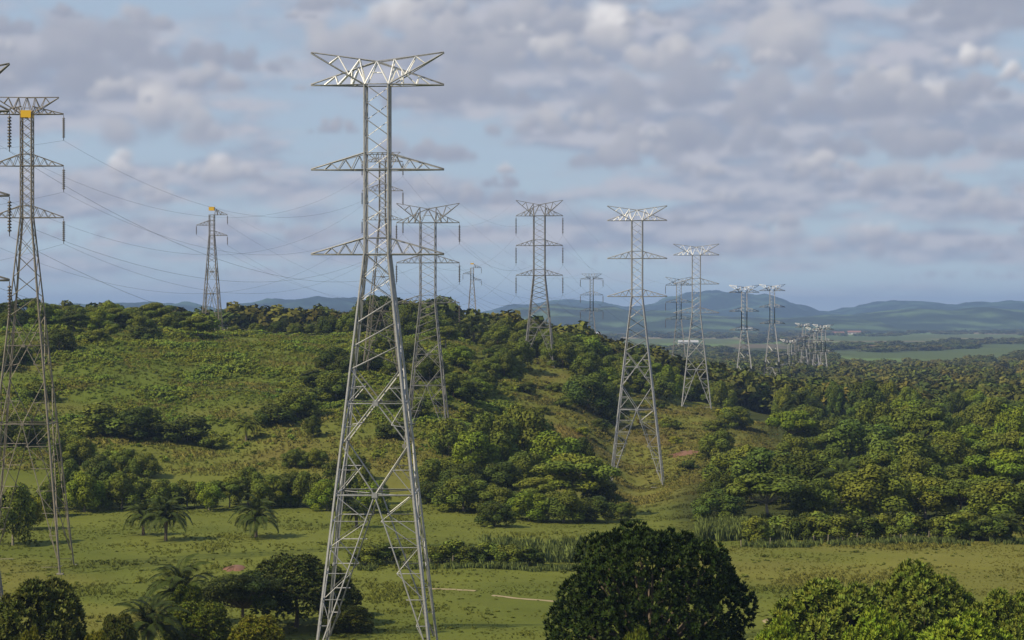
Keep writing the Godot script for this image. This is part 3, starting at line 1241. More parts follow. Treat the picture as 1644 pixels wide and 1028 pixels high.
func house(called: String, px: float, d: float, size: Vector3, wall: Material, roof: Material, turn: float, label: String) -> void:
	var at := spot(px, d)
	var h := thing(called, at, turn)
	var b := BoxMesh.new()
	b.size = Vector3(size.x, size.y + 2.0, size.z)
	part("wall", b, wall, h).position.y = size.y * .5 - 1.0
	var r := PrismMesh.new()
	r.size = Vector3(size.z * 1.15, size.z * .28, size.x * 1.06)
	var ro := part("roof", r, roof, h)
	ro.position.y = size.y + size.z * .14
	ro.rotation.y = PI / 2
	for s in [-.3, 0.0, .3]:
		var w := BoxMesh.new()
		w.size = Vector3(size.x * .1, size.y * .4, .2)
		part("window", w, mats.porcelain, h).position = Vector3(size.x * s, size.y * .55, size.z * .5 + .02)
	tag(h, label, "building", "farm buildings on the plain")


# ---------------------------------------------------------------- the scene
func _ready() -> void:
	fbm_ground.seed = 3
	fbm_ground.frequency = .03
	fbm_ground.fractal_octaves = 4
	fbm_patch.seed = 9
	fbm_patch.frequency = .022
	fbm_patch.fractal_octaves = 4
	# camera, sky, sun, air
	var cam := Camera3D.new()
	cam.name = "camera"
	cam.position = Vector3(0, EYE, 0)
	cam.fov = rad_to_deg(2 * atan(514.0 / FOCAL))
	cam.rotation.x = -atan((514.0 - HORIZON) / FOCAL)
	cam.far = 30000
	cam.near = .5
	add_child(cam)
	var we := WorldEnvironment.new()
	we.name = "world_environment"
	var env := Environment.new()
	env.background_mode = Environment.BG_SKY
	env.sky = Sky.new()
	env.sky.sky_material = make_sky()
	env.sky_rotation = Vector3(0, PI, 0)
	env.tonemap_mode = Environment.TONE_MAPPER_LINEAR
	env.tonemap_exposure = 1.12
	env.sdfgi_enabled = true
	env.ssao_enabled = true
	env.ssil_enabled = true
	env.fog_enabled = true
	env.fog_density = 9.0e-5
	env.fog_light_color = Color(.37, .57, 1.0).linear_to_srgb()
	we.environment = env
	add_child(we)
	var sun := DirectionalLight3D.new()
	sun.name = "sun"
	sun.light_color = Color(1, .93, .79)
	sun.light_energy = 1.5
	sun.light_angular_distance = .5
	sun.shadow_enabled = true
	# from the left, a little behind the camera, half way up
	sun.look_at_from_position(Vector3.ZERO, -Vector3(-.74, .80, .40), Vector3.UP)
	add_child(sun)
	make_materials()
	make_ground()
	make_hills()
	make_angle_bar()
	make_insulator()
	make_pylons()
	rng.seed = 100
	make_protos()
	make_palm_parts()
	plant_foreground()
	plant_hill()
	plant_thicket()
	plant_woodland()
	label_zones()
	make_stuff()
	make_small()


func make_hills() -> void:
	hills("hills", [[-300, 500], [100, 492], [200, 489], [250, 486], [272, 490], [300, 486], [340, 494], [372, 495], [400, 487], [440, 482], [468, 484], [510, 478], [560, 481], [620, 490], [690, 503], [740, 509], [800, 515]], 8200, 1900, 31, Color(.02, .036, .022))
	hills("hills", [[690, 515], [740, 508], [790, 502], [840, 495], [880, 489], [930, 494], [980, 491], [1020, 500], [1060, 499], [1110, 505], [1180, 508], [1290, 509], [1380, 513]], 6800, 1200, 32, Color(.028, .042, .02))
	hills("hills", [[760, 503], [840, 490], [905, 484], [960, 487], [1010, 493], [1050, 488], [1085, 480], [1130, 468], [1170, 464], [1215, 471], [1255, 486], [1290, 498], [1330, 501], [1380, 492], [1430, 484], [1480, 488], [1530, 491], [1570, 488], [1600, 485], [1700, 487], [1900, 492], [2100, 500]], 10500, 2300, 33, Color(.02, .036, .022))
	hills("hills", [[1260, 512], [1330, 505], [1400, 501], [1460, 498], [1520, 502], [1570, 497], [1640, 500], [1760, 497], [1950, 510]], 7600, 1300, 34, Color(.03, .046, .02))


func make_pylons() -> void:
	var new_line := -atan(.146)
	var bare := "new bare steel pylons without wires"
	var s: Material = mats.steel
	# the new line, still without wires
	pylon("pylon", 606, 211, 85, "double", s, -.02, true, {"label": "tallest pale steel lattice pylon with bare arms, feet at the bottom edge", "group": bare, "thick": .8})
	pylon("pylon", 1023, 470, 331, "double", s, new_line * .6, true, {"label": "pale bare-armed pylon standing alone on the brown slope right of the dense thicket", "group": bare, "thick": .85})
	pylon("pylon", 1118, 617, 392, "double", s, new_line * .5, true, {"label": "pale bare-armed pylon with white head just below the big blue hill's left flank", "group": bare, "thick": .85})
	pylon("pylon", 1195, 944, 458, "double", s, new_line * .5, false, {"label": "smaller pale white-headed pylon, left of the pair before the big hill", "group": bare, "thick": 1.05})
	pylon("pylon", 1240, 1090, 457, "double", s, new_line * .4, false, {"label": "small pale pylon in front of the big hill's right slope, feet behind trees", "group": bare, "thick": 1.05})
	# the old line of dark pylons
	var old: Material = mats.old_steel
	var live := "dark pylons carrying wires on hanging insulators"
	var a0 := pylon("pylon", -92, 211, 103, "double", old, 0.0, true, {"label": "large dark pylon mostly cut off by the left edge, only arm tips showing", "group": live, "horn": 4.3, "string": 3.6})
	var a1 := pylon("pylon", 687, 445, 327, "double", old, new_line * .3, true, {"label": "dark pylon just right of the tallest pale pylon, on the scrub slope", "group": live, "horn": 3.7, "string": 4.0, "half": 1.45, "taper": .1, "thick": .72})
	var a2 := pylon("pylon", 866, 600, 322, "double", old, new_line * .5, true, {"label": "dark pylon with raised horns among trees on the middle ridge", "group": live, "horn": 4.0, "string": 5.0, "thick": .82, "half": 1.45, "taper": .105})
	var a3 := pylon("pylon", 1090, 1056, 445, "double", old, new_line * .5, false, {"label": "small dark pylon close beside the white-headed pylon, before the far plain", "group": live, "horn": 3.8, "string": 4.0, "thick": .9})
	# the brown line with level top beams
	var br: Material = mats.brown_steel
	var beam := "brown pylons with a level top beam"
	var so := {"spacing": 6.55, "reach": 4.64, "horn": 2.1, "half": .68, "taper": .097, "string": 3.2, "cage_panels": 12, "cross": true, "thick": .68, "panel": .9, "panel_up": .6, "group": beam}
	var b1 := pylon("pylon", 43, 292, 157, "beam", br, .02, true, so.merged({"label": "brown pylon with a yellow box under its level top beam, nearest the left edge"}))
	so.panel = 0.0
	var b2 := pylon("pylon", 614, 520, 245, "beam", br, new_line * .5, true, so.merged({"label": "brown pylon seen through the frame of the tallest pale pylon", "thick": .62}, true))
	var b3 := pylon("pylon", 950, 944, 440, "beam", old, new_line * .5, false, so.merged({"label": "small thin grey pylon against the blue hills, right of the horned ridge pylon"}))
	# the narrow line with staggered arms
	var nar := "narrow pylons with staggered arms and a yellow head"
	var no := {"spacing": 3.3, "reach": 5.0, "horn": 3.4, "half": .78, "taper": .072, "string": 3.0, "cage_panels": 6, "group": nar, "thick": .85, "panel": 1.2, "panel_up": 2.7}
	var c1 := pylon("pylon", 340, 735, 328, "single", br, new_line * .4, true, no.merged({"label": "narrow pylon with a yellow head standing behind the hill crest"}))
	no.panel = .7
	var c2 := pylon("pylon", 758, 1243, 420, "single", br, new_line * .4, false, no.merged({"label": "thin far pylon with a small yellow head above the lone palm-like tree"}))
	# far pylons of all the lines, closing up on the plain
	var k := 0
	for e in [[1268, 1420, 545, s, "double"], [1279, 1500, 541, old, "double"], [1291, 1560, 519, s, "double"], [1301, 1450, 536, old, "double"], [1310, 1380, 526, s, "double"], [1322, 1330, 521, s, "double"]]:
		pylon("pylon", e[0], e[1], e[2], e[4], e[3], new_line * .4, false, {"label": "tiny pale pylon in the far cluster on the plain, %s" % ["leftmost", "second from the left", "third from the left", "third from the right", "second from the right", "rightmost"][k], "group": "far cluster of pylons", "thick": 1.25, "spacing": 6.5})
		k += 1
	# cables
	var side := {"l0": "top left", "l1": "middle left", "l2": "lowest left", "r0": "top right", "r1": "middle right", "r2": "lowest right", "le": "left earth", "re": "right earth"}
	var run := func(a: Dictionary, b: Dictionary, sag: float, r: float, what: String) -> void:
		for key in a:
			if b.has(key) and not (key.ends_with("e") and sag < 9.8 and sag > 7.5):
				conductor(a[key], b[key], sag * (.8 if key.ends_with("e") else 1.0), r * (.2 if key.ends_with("e") else .3), "%s wire sagging %s" % [side[key], what])
	run.call(a0, a1, 9.5, .05, "from the cut-off left pylon to the dark scrub slope pylon")
	run.call(a1, a2, 7.0, .05, "from the dark scrub slope pylon to the ridge pylon")
	run.call(a2, a3, 13.0, .06, "from the ridge pylon to the small dark pylon")
	run.call(b1, b2, 9.5, .045, "from the yellow-box pylon to the pylon behind the tallest")
	run.call(b2, b3, 14.0, .06, "from behind the tallest pylon to the thin grey pylon")
	run.call(c1, c2, 16.0, .07, "from the yellow-headed pylon towards the thin far one")
	var back := func(a: Dictionary, by: Vector3) -> Dictionary:
		var out := {}
		for key in a:
			out[key] = a[key] + by
		return out
	run.call(b1, back.call(b1, Vector3(-33, 2, 225)), 8.0, .04, "from the yellow-box pylon out of the left edge")

func plant_foreground() -> void:
	var z := "in the foreground"
	tag(tree(z, 1045, 833, 352, 165, "dense_tree", "mid"), "huge dense dark tree with glossy leaves filling the bottom centre right", "tree")
	tag(tree(z, 1330, 922, 250, 172, "leafy_tree", "mid"), "leafy light green tree right of the huge dark tree", "tree")
	tag(tree(z, 1485, 893, 240, 178, "leafy_tree_b", "mid"), "tallest leafy light green tree near the bottom right corner", "tree")
	tag(tree(z, 1610, 938, 180, 172, "leafy_tree", "mid"), "leafy light green tree touching the right edge at the bottom", "tree")
	tag(tree(z, 1420, 968, 190, 160, "leafy_tree_b", "bright"), "low leafy tree in front between the two taller light green trees", "tree")
	tag(tree(z, 1255, 985, 150, 158, "leafy_tree_b", "bright"), "small bright leafy tree against the huge dark tree's right side", "tree")
	tag(tree(z, 1560, 980, 230, 156, "leafy_tree", "bright"), "bright leafy tree at the bottom edge below the tallest light green tree", "tree")
	tag(tree(z, 1020, 1000, 110, 150, "near_bush", "bright", "bush"), "light green bush at the foot of the huge dark tree", "bush")
	tag(tree(z, 55, 922, 190, 190, "near_bush", "mid", "bush"), "big thick bush in the bottom left corner", "bush")
	tag(tree(z, 52, 1004, 60, 172, "near_bush", "yellow", "bush"), "yellowish sprig bush before the big bottom left bush", "bush")
	tag(tree(z, 150, 1008, 80, 174, "near_bush", "yellow", "bush"), "yellowish low bush between the corner bush and the near palm", "bush")
	tag(tree(z, 475, 886, 190, 236, "near_round_tree", "mid"), "broad tree just left of the tallest pylon's foot", "tree")
	tag(tree(z, 540, 930, 90, 244, "near_round_tree", "mid"), "small round tree seen through the tallest pylon's left leg", "tree")
	tag(tree(z, 385, 916, 150, 228, "near_spreading_tree", "mid"), "flat-topped tree behind the near palm's right side", "tree")
	tag(tree(z, 188, 982, 80, 198, "near_bush", "mid", "bush"), "mid green bush at the near palm's left side", "bush")
	tag(tree(z, 300, 935, 70, 224, "near_bush", "bright", "bush"), "bright bush just behind the near palm", "bush")
	tag(tree(z, 318, 962, 130, 212, "near_bush", "bright", "bush"), "bright green bush in front of the flat-topped tree", "bush")
	tag(tree(z, 412, 985, 110, 205, "near_bush", "yellow", "bush"), "yellowish bush under the broad tree beside the pylon foot", "bush")
	tag(tree(z, 560, 975, 90, 232, "near_bush", "olive", "bush"), "olive weedy bush between the tallest pylon's legs", "bush")
	palm(290, 878, 238, .42, "mid", "young palm on the pasture above the near flat-topped tree")
	palm(240, 942, 206, .5, "dark", "broad palm at the bottom edge left of the flat-topped tree", .95)
	palm(230, 790, 334, .36, "olive", "leaning left palm of the pair on the pasture")
	palm(266, 782, 326, .4, "mid", "dark right palm of the pair on the pasture")
	palm(411, 780, 330, .36, "mid", "single palm on the pasture left of the tallest pylon")
	palm(395, 662, 452, .5, "yellow", "small yellow-green palm on the grassy slope")
	palm(1352, 735, 372, .55, "mid", "palm standing in the front of the right woodland", 1.0)
	palm(1622, 815, 322, .3, "olive", "low palm at the right edge by the hedge", 1.2)
	palm(1475, 690, 440, .55, "mid", "palm rising among crowns in the middle of the right woodland")
	palm(1205, 722, 402, .5, "bright", "bright palm at the left end of the right woodland")
	palm(1288, 622, 610, .5, "dark", "palm in the woodland behind the brown slope")
	palm(760, 504, 640, .55, "dark", "lone palm-like tree rising from the ridge crest")
	palm(572, 795, 345, .4, "dark", "palm seen between the legs of the tallest pylon")


func plant_hill() -> void:
	var z := "along the hill crest at left"
	for e in [[8, 492, 60, 640, "bushy_tree", "dark"], [45, 478, 66, 634, "spreading_tree", "dark"], [82, 492, 50, 640, "round_tree", "mid"], [118, 494, 56, 640, "bushy_tree", "mid"], [150, 490, 50, 645, "round_tree", "mid"], [177, 481, 62, 645, "round_tree", "bright"],
			[212, 494, 60, 640, "layered_tree", "mid"], [250, 502, 74, 630, "layered_tree", "mid"], [288, 505, 66, 645, "spreading_tree", "dark"], [318, 510, 50, 650, "bushy_tree", "dark"], [376, 522, 26, 660, "low_bush", "mid"], [412, 518, 30, 660, "bushy_tree", "olive"], [445, 515, 34, 655, "bushy_tree", "dark"], [475, 517, 30, 650, "round_tree", "mid"], [500, 520, 30, 650, "ragged_tree", "mid"]]:
		tree(z, e[0], e[1], e[2], e[3], e[4], e[5])
	z = "on the crest behind the tallest pylon"
	for e in [[528, 504, 52, 640, "round_tree", "dark"], [560, 500, 50, 636, "bushy_tree", "mid"], [585, 480, 60, 640, "round_tree", "dark"], [612, 473, 66, 645, "spreading_tree", "dark"], [640, 488, 62, 640, "bushy_tree", "mid"], [662, 486, 56, 636, "round_tree", "dark"], [692, 508, 60, 632, "bushy_tree", "mid"], [712, 505, 44, 640, "round_tree", "mid"],
			[738, 518, 40, 640, "ragged_tree", "dark"], [786, 524, 50, 640, "bushy_tree", "mid"], [812, 530, 50, 650, "round_tree", "mid"]]:
		tree(z, e[0], e[1], e[2], e[3], e[4], e[5])
	z = "under the left crest"
	rng.seed = 41
	for i in 20:
		if i % 3 == 2:
			continue
		tree(z, 10 + i * 17 + rng.randf_range(-6, 6), 0, rng.randf_range(40, 70), rng.randf_range(585, 622), ["bushy_tree", "round_tree", "layered_tree", "low_bush"][i % 4], ["mid", "dark", "olive", "mid", "bright"][i % 5], "tree", rng.randf_range(4, 7) * (1.0 if i < 11 else .62))
	z = "on the scrub slope at left"
	for e in [[28, 592, 60, 520, "bushy_tree", "dark"], [5, 598, 50, 512, "round_tree", "dark"], [95, 563, 62, 545, "round_tree", "dark"], [70, 580, 40, 535, "low_bush", "dark"], [155, 552, 46, 560, "low_bush", "olive"], [230, 540, 60, 575, "low_bush", "dark"], [178, 528, 36, 590, "ragged_tree", "tan"],
			[60, 650, 60, 480, "low_bush", "mid"], [170, 688, 110, 450, "low_bush", "mid"], [220, 695, 90, 448, "bushy_tree", "dark"], [300, 693, 90, 450, "low_bush", "dark"], [340, 700, 50, 447, "low_bush", "olive"], [440, 658, 70, 462, "low_bush", "dark"], [478, 648, 80, 468, "bushy_tree", "olive"], [30, 690, 90, 440, "bushy_tree", "mid"]]:
		tree(z, e[0], e[1], e[2], e[3], e[4], e[5], "bush" if e[4] == "low_bush" else "tree")
	z = "on the slope beside the tallest pylon"
	for e in [[505, 605, 60, 500, "layered_tree", "dark"], [535, 580, 66, 525, "bushy_tree", "dark"], [560, 595, 60, 515, "round_tree", "dark"], [592, 585, 60, 528, "round_tree", "dark"], [540, 625, 80, 490, "bushy_tree", "mid"], [502, 665, 34, 450, "tall_tree", "dark"], [480, 630, 60, 488, "low_bush", "mid"], [635, 590, 50, 520, "bushy_tree", "mid"], [660, 575, 60, 540, "round_tree", "dark"],
			[640, 640, 60, 480, "bushy_tree", "dark"], [620, 560, 60, 560, "bushy_tree", "mid"], [700, 600, 60, 520, "low_bush", "mid"], [742, 640, 70, 500, "low_bush", "dark"], [770, 600, 60, 530, "bushy_tree", "mid"], [735, 575, 60, 560, "bushy_tree", "bright"], [715, 560, 60, 585, "layered_tree", "mid"], [735, 692, 40, 462, "low_bush", "mid"], [630, 690, 60, 450, "low_bush", "dark"]]:
		tree(z, e[0], e[1], e[2], e[3], e[4], e[5], "bush" if e[4] == "low_bush" else "tree")
	z = "around the foot of the scrub slope pylon"
	for e in [[668, 0, 60, 470, "bushy_tree", "mid", 3.5], [705, 0, 50, 485, "low_bush", "bright", 2.0], [728, 0, 66, 498, "bushy_tree", "mid", 4.0], [755, 0, 60, 478, "low_bush", "olive", 2.4], [690, 0, 70, 515, "round_tree", "dark", 4.0], [765, 0, 56, 520, "bushy_tree", "bright", 3.4], [720, 0, 40, 455, "low_bush", "mid", 1.8], [650, 0, 50, 500, "low_bush", "olive", 2.5]]:
		tree(z, e[0], e[1], e[2], e[3], e[4], e[5], "bush" if e[4] == "low_bush" else "tree", e[6])
	z = "in the slope foot tree line"
	for e in [[20, 775, 80, 352, "ragged_tree", "mid"], [45, 790, 60, 372, "tall_tree", "yellow"], [75, 770, 50, 392, "bushy_tree", "olive"], [105, 735, 60, 402, "bushy_tree", "mid"], [135, 755, 70, 398, "round_tree", "bright"], [160, 738, 66, 408, "bushy_tree", "dark"], [195, 755, 70, 402, "bushy_tree", "olive"], [225, 765, 60, 405, "ragged_tree", "mid"], [262, 768, 60, 402, "bushy_tree", "mid"], [300, 768, 66, 405, "round_tree", "mid"],
			[335, 772, 50, 400, "ragged_tree", "bright"], [368, 765, 60, 405, "layered_tree", "mid"], [398, 748, 60, 410, "bushy_tree", "mid"], [432, 760, 70, 405, "bushy_tree", "olive"], [465, 755, 60, 408, "round_tree", "dark"], [495, 755, 60, 405, "bushy_tree", "mid"], [525, 768, 60, 400, "bushy_tree", "bright"], [582, 745, 50, 410, "round_tree", "mid"], [600, 770, 60, 396, "bushy_tree", "bright"], [555, 762, 50, 404, "ragged_tree", "dark"]]:
		tree(z, e[0], e[1], e[2] * 1.05, e[3] - 28, e[4], e[5])
	z = "behind the slope foot tree line"
	rng.seed = 43
	for i in 16:
		if i > 4 and i < 12:
			continue
		tree(z, 100 + i * 31 + rng.randf_range(-9, 9), 0, rng.randf_range(44, 74), rng.randf_range(412, 428), ["bushy_tree", "round_tree", "low_bush"][i % 3], ["mid", "olive", "dark", "mid"][i % 4], "tree", rng.randf_range(3.5, 6.5))


func plant_thicket() -> void:
	var z := "in the thicket right of the tallest pylon"
	for e in [[700, 735, 80, 398, "bushy_tree", "mid"], [745, 740, 90, 392, "round_tree", "dark"], [690, 780, 60, 385, "bushy_tree", "dark"], [790, 660, 100, 425, "bushy_tree", "mid"], [842, 645, 110, 432, "round_tree", "mid"], [890, 690, 110, 425, "bushy_tree", "bright"], [760, 690, 90, 420, "ragged_tree", "bright"], [920, 742, 150, 388, "layered_tree", "tan"], [862, 770, 90, 382, "layered_tree", "olive"], [965, 762, 70, 392, "round_tree", "dark"], [800, 740, 90, 395, "bushy_tree", "dark"], [842, 722, 80, 405, "bushy_tree", "mid"],
			[745, 800, 100, 372, "bushy_tree", "mid"], [800, 790, 80, 370, "round_tree", "mid"], [850, 812, 80, 362, "bushy_tree", "bright"], [905, 812, 90, 362, "round_tree", "mid"], [955, 815, 70, 366, "bushy_tree", "dark"], [795, 830, 70, 348, "bushy_tree", "dark"], [930, 700, 60, 430, "bushy_tree", "dark"], [720, 670, 60, 436, "low_bush", "mid"], [1000, 815, 50, 372, "bushy_tree", "mid"]]:
		tree(z, e[0], e[1], e[2], e[3], e[4], e[5])
	z = "on the middle ridge"
	rng.seed = 52
	for row in [[560, 7.0], [590, 7.0], [625, 8.0], [665, 8.5], [705, 8.5]]:
		var px := 775.0
		while px < 1110.0:
			px += rng.randf_range(24, 40)
			var clear: bool = (row[0] < 575 and px > 835 and px < 1005) or (row[0] < 615 and px > 1000) or (row[0] < 650 and px > 1070) or (absf(row[0] - 600.0) < 20 and absf(px - 866) < 26)
			if clear:
				continue
			tree(z if row[0] < 640 else "along the back of the middle ridge", px, 0, rng.randf_range(44, 72), row[0] + rng.randf_range(-14, 14), ["bushy_tree", "round_tree", "layered_tree", "bushy_tree", "ragged_tree"][rng.randi() % 5], ["mid", "dark", "olive", "mid", "bright", "mid"][rng.randi() % 6], "tree", row[1] * rng.randf_range(.75, 1.15))
	z = "scattered on the brown slope"
	for e in [[872, 0, 26, 520, "low_bush", "olive", 1.4], [905, 0, 34, 540, "low_bush", "mid", 2.0], [935, 0, 30, 505, "loose_bush", "yellow", 1.5], [965, 0, 40, 530, "low_bush", "dark", 2.2], [1075, 0, 40, 560, "low_bush", "olive", 2.0], [1105, 0, 34, 480, "loose_bush", "mid", 1.8], [1085, 0, 26, 535, "low_bush", "yellow", 1.3], [1150, 0, 44, 560, "low_bush", "mid", 2.2], [1060, 0, 30, 600, "low_bush", "dark", 2.0], [1165, 0, 40, 600, "loose_bush", "yellow", 2.4]]:
		tree(z, e[0], e[1], e[2], e[3], e[4], e[5], "bush", e[6])
	z = "on the yellow grass slope"
	for e in [[945, 618, 100, 552, "round_tree", "blue"], [985, 640, 60, 552, "round_tree", "dark"], [845, 632, 36, 545, "low_bush", "dark"], [890, 630, 30, 560, "low_bush", "mid"], [820, 615, 60, 560, "bushy_tree", "mid"], [780, 610, 60, 555, "bushy_tree", "olive"], [785, 640, 34, 545, "low_bush", "dark"]]:
		tree(z, e[0], e[1], e[2], e[3], e[4], e[5], "bush" if e[4] == "low_bush" else "tree")


func plant_woodland() -> void:
	rng.seed = 61
	var kinds := ["bushy_tree", "round_tree", "bushy_tree", "layered_tree", "ragged_tree", "round_tree", "spreading_tree"]
	var tints := ["mid", "dark", "mid", "olive", "mid", "bright", "blue", "dark", "tan"]
	var rows := [[352, 6.5, 1075, "in the front row of the right woodland"], [385, 9.0, 1080, "in the second row of the right woodland"], [425, 10.0, 1125, "in the third row of the right woodland"], [475, 10.5, 1175, "in the middle of the right woodland"],
		[530, 11.0, 1220, "in the deeper right woodland"], [595, 11.0, 1245, "towards the back of the right woodland"], [665, 11.0, 1225, "at the back of the right woodland"]]
	for r in rows:
		var px: float = r[2]
		while px < 1690.0:
			px += rng.randf_range(.72, 1.2) * 7.2 * FOCAL / r[0]
			var k := rng.randi()
			if rng.randf() < .1:
				continue
			tree(r[3], px, 0, rng.randf_range(7.0, 17.0) * FOCAL / r[0], r[0] + rng.randf_range(-12, 12), kinds[k % 7], tints[(k / 7) % 9], "tree", r[1] * rng.randf_range(.6, 1.25))
	for e in [[1150, 690, 70, 500], [1180, 655, 60, 590], [1160, 610, 50, 660], [1080, 640, 40, 680]]:
		tree("beyond the brown slope", e[0], e[1], e[2], e[3], "bushy_tree", "olive")
	var z := "in the hedge along the pasture fence"
	for i in 12:
		tree(z, 1212 + i * 35 + rng.randf_range(-8, 8), 0, rng.randf_range(50, 80), 322 + rng.randf_range(0, 8) - (3 if i > 6 else 0), ["low_bush", "loose_bush"][i % 2], ["olive", "mid", "dark"][i % 3], "bush", rng.randf_range(2.8, 4.4))
	z = "in the short hedge behind the pylon"
	for i in 8:
		tree(z, 588 + i * 31 + (44 if i > 1 else 0), 0, rng.randf_range(44, 70), 293 + rng.randf_range(0, 6), ["low_bush", "loose_bush"][i % 2], ["mid", "dark", "mid"][i % 3], "bush", rng.randf_range(2.2, 3.6))


func make_stuff() -> void:
	# grass tufts over the pasture
	rng.seed = 71
	var L := Leaves.new()
	for i in 9:
		var a := rng.randf() * TAU
		var lean := Vector3(cos(a) * .5, 1, sin(a) * .5).normalized()
		var g := rng.randf_range(.85, 1.15)
		L.blade(lean * .45 + Vector3(cos(a * 3), 0, sin(a * 3)) * .16, Vector3(-sin(a), 0, cos(a)), lean, 1.0, .22, Color(g, g, g), Vector3(cos(a) * .3, 1, sin(a) * .3).normalized())
	var tuft := L.mesh()
	var spots := []
	var cols := PackedColorArray()
	for i in 90000:
		var d := 200.0 + 370.0 * pow(rng.randf(), 1.1)
		var px := rng.randf_range(-40, 1680)
		var x := (px - 822.0) / FOCAL * d
		var n := fbm_patch.get_noise_2d(x * 2.2, d * 2.2)
		if n + rng.randf_range(-.3, .3) < -.05:
			continue
		var s := rng.randf_range(.1, .2) * (1.0 + maxf(n, 0) * 1.0)
		if fbm_patch.get_noise_2d(x * 1.3 + 700, d * 1.3) > .16:
			s *= 2.0
		spots.append(Transform3D(Basis(Vector3.UP, rng.randf() * TAU) * Basis.from_scale(Vector3(s * 1.4, s, s * 1.4)), Vector3(x, ground(x, -d) - .03, -d)))
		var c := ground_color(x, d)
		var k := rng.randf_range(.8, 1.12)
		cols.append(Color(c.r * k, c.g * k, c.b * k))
	var gm := StandardMaterial3D.new()
	gm.vertex_color_use_as_albedo = true
	gm.roughness = .9
	gm.metallic_specular = .15
	gm.cull_mode = BaseMaterial3D.CULL_DISABLED
	gm.backlight_enabled = true
	gm.backlight = Color(.4, .4, .4)
	scatter("grass", tuft, gm, spots, cols)
	# the tall pale-green crop by the fences
	spots = []
	cols = PackedColorArray()
	for zone in [[775, 935, 298, 318, 1.9], [1120, 1320, 326, 345, 2.1], [1190, 1680, 315, 319, 1.0], [575, 940, 289, 291.5, .9]]:
		for i in 1500:
			var d := rng.randf_range(zone[2], zone[3])
			var px := rng.randf_range(zone[0], zone[1])
			var x := (px - 822.0) / FOCAL * d
			var s: float = zone[4] * rng.randf_range(.6, 1.25)
			if zone[4] < 2.0:
				s *= rng.randf_range(.4, 1.1)
				d += 2.5 * fbm_patch.get_noise_2d(x * 5.0, 33.0)
				if fbm_patch.get_noise_2d(x * 4.0, 90.0) < rng.randf_range(-.25, .2):
					continue
			spots.append(Transform3D(Basis(Vector3.UP, rng.randf() * TAU) * Basis(Vector3.RIGHT, rng.randf_range(-.3, .3)) * Basis.from_scale(Vector3(s * .5, s, s * .5) * rng.randf_range(.8, 1.25)), Vector3(x, ground(x, -d) - .05, -d)))
			var k := rng.randf_range(.75, 1.15)
			cols.append(Color(.13 * k, .17 * k, .05 * k))
	scatter("tall_crop", tuft, gm, spots, cols)
	# rough grass on the slopes
	spots = []
	cols = PackedColorArray()
	for i in 42000:
		var d := rng.randf_range(420, 650)
		var px := rng.randf_range(-200, 1250)
		var x := (px - 822.0) / FOCAL * d
		var n := fbm_patch.get_noise_2d(x * 2.6 + 150, d * 2.6)
		var s := rng.randf_range(.25, .6) * (1.0 + n * 1.2)
		spots.append(Transform3D(Basis(Vector3.UP, rng.randf() * TAU) * Basis.from_scale(Vector3(s * 1.5, s, s * 1.5)), Vector3(x, ground(x, -d) - .05, -d)))
		var k := rng.randf_range(.75, 1.15)
		var c := ground_color(x, d).lerp(Color(.24, .21, .06), clampf(n * 1.4 + rng.randf_range(-.2, .25), 0, .6))
		cols.append(Color(c.r * k, c.g * k, c.b * k))
	scatter("rough_grass", tuft, gm, spots, cols)
	# scrub over the hill
	var bushes := []
	for q in 3:
		bushes.append([foliage(round_lobes(5, 300 + q, 0.0, .9, .5, .22), 150, .3, Color(.5, .5, .5), .3), [], PackedColorArray()])
	rng.seed = 73
	for i in 24000:
		var d := rng.randf_range(428, 640)
		var px := rng.randf_range(-200, 830)
		var x := (px - 822.0) / FOCAL * d
		var n := fbm_patch.get_noise_2d(x * 1.6 + 300, d * 1.6)
		var grassy := (px > 190 and px < 600 and d < 462)
		if grassy and rng.randf() < .93:
			continue
		if px > 720 and n < -.1:
			continue
		if n + rng.randf_range(-.25, .25) < -.24:
			continue
		var s := rng.randf_range(.32, .75) * (1.0 + maxf(0, n) * 2.4)
		if rng.randf() < .25 - n:
			s *= .6
		var b: Array = bushes[i % 3]
		b[1].append(Transform3D(Basis(Vector3.UP, rng.randf() * TAU) * Basis.from_scale(Vector3(s * 1.35, s * 1.1, s * 1.35)), Vector3(x, ground(x, -d) - .1, -d)))
		var k := rng.randf_range(.65, 1.2)
		var warm := fbm_patch.get_noise_2d(x * 3.0, d * 3.0 + 900) * .8 + rng.randf_range(-.2, .2)
		b[2].append(Color(.20 * k * (1 + warm * .35), .245 * k, .036 * k * (1 - warm * .2)))
	for i in 5200:
		var d := rng.randf_range(452, 645)
		var px := rng.randf_range(810, 1250)
		var x := (px - 822.0) / FOCAL * d
		var n := fbm_patch.get_noise_2d(x * 2.4 + 300, d * 2.4)
		if n + rng.randf_range(-.25, .25) < .02:
			continue
		var s := rng.randf_range(.22, .5) * (1.0 + maxf(0, n) * 1.5)
		var b: Array = bushes[i % 3]
		b[1].append(Transform3D(Basis(Vector3.UP, rng.randf() * TAU) * Basis.from_scale(Vector3(s * 1.7, s, s * 1.7)), Vector3(x, ground(x, -d) - .06, -d)))
		var k := rng.randf_range(.7, 1.15)
		b[2].append(Color(.17 * k, .165 * k, .036 * k).lerp(Color(.19, .12, .06), .35 if rng.randf() < .2 else 0.0))
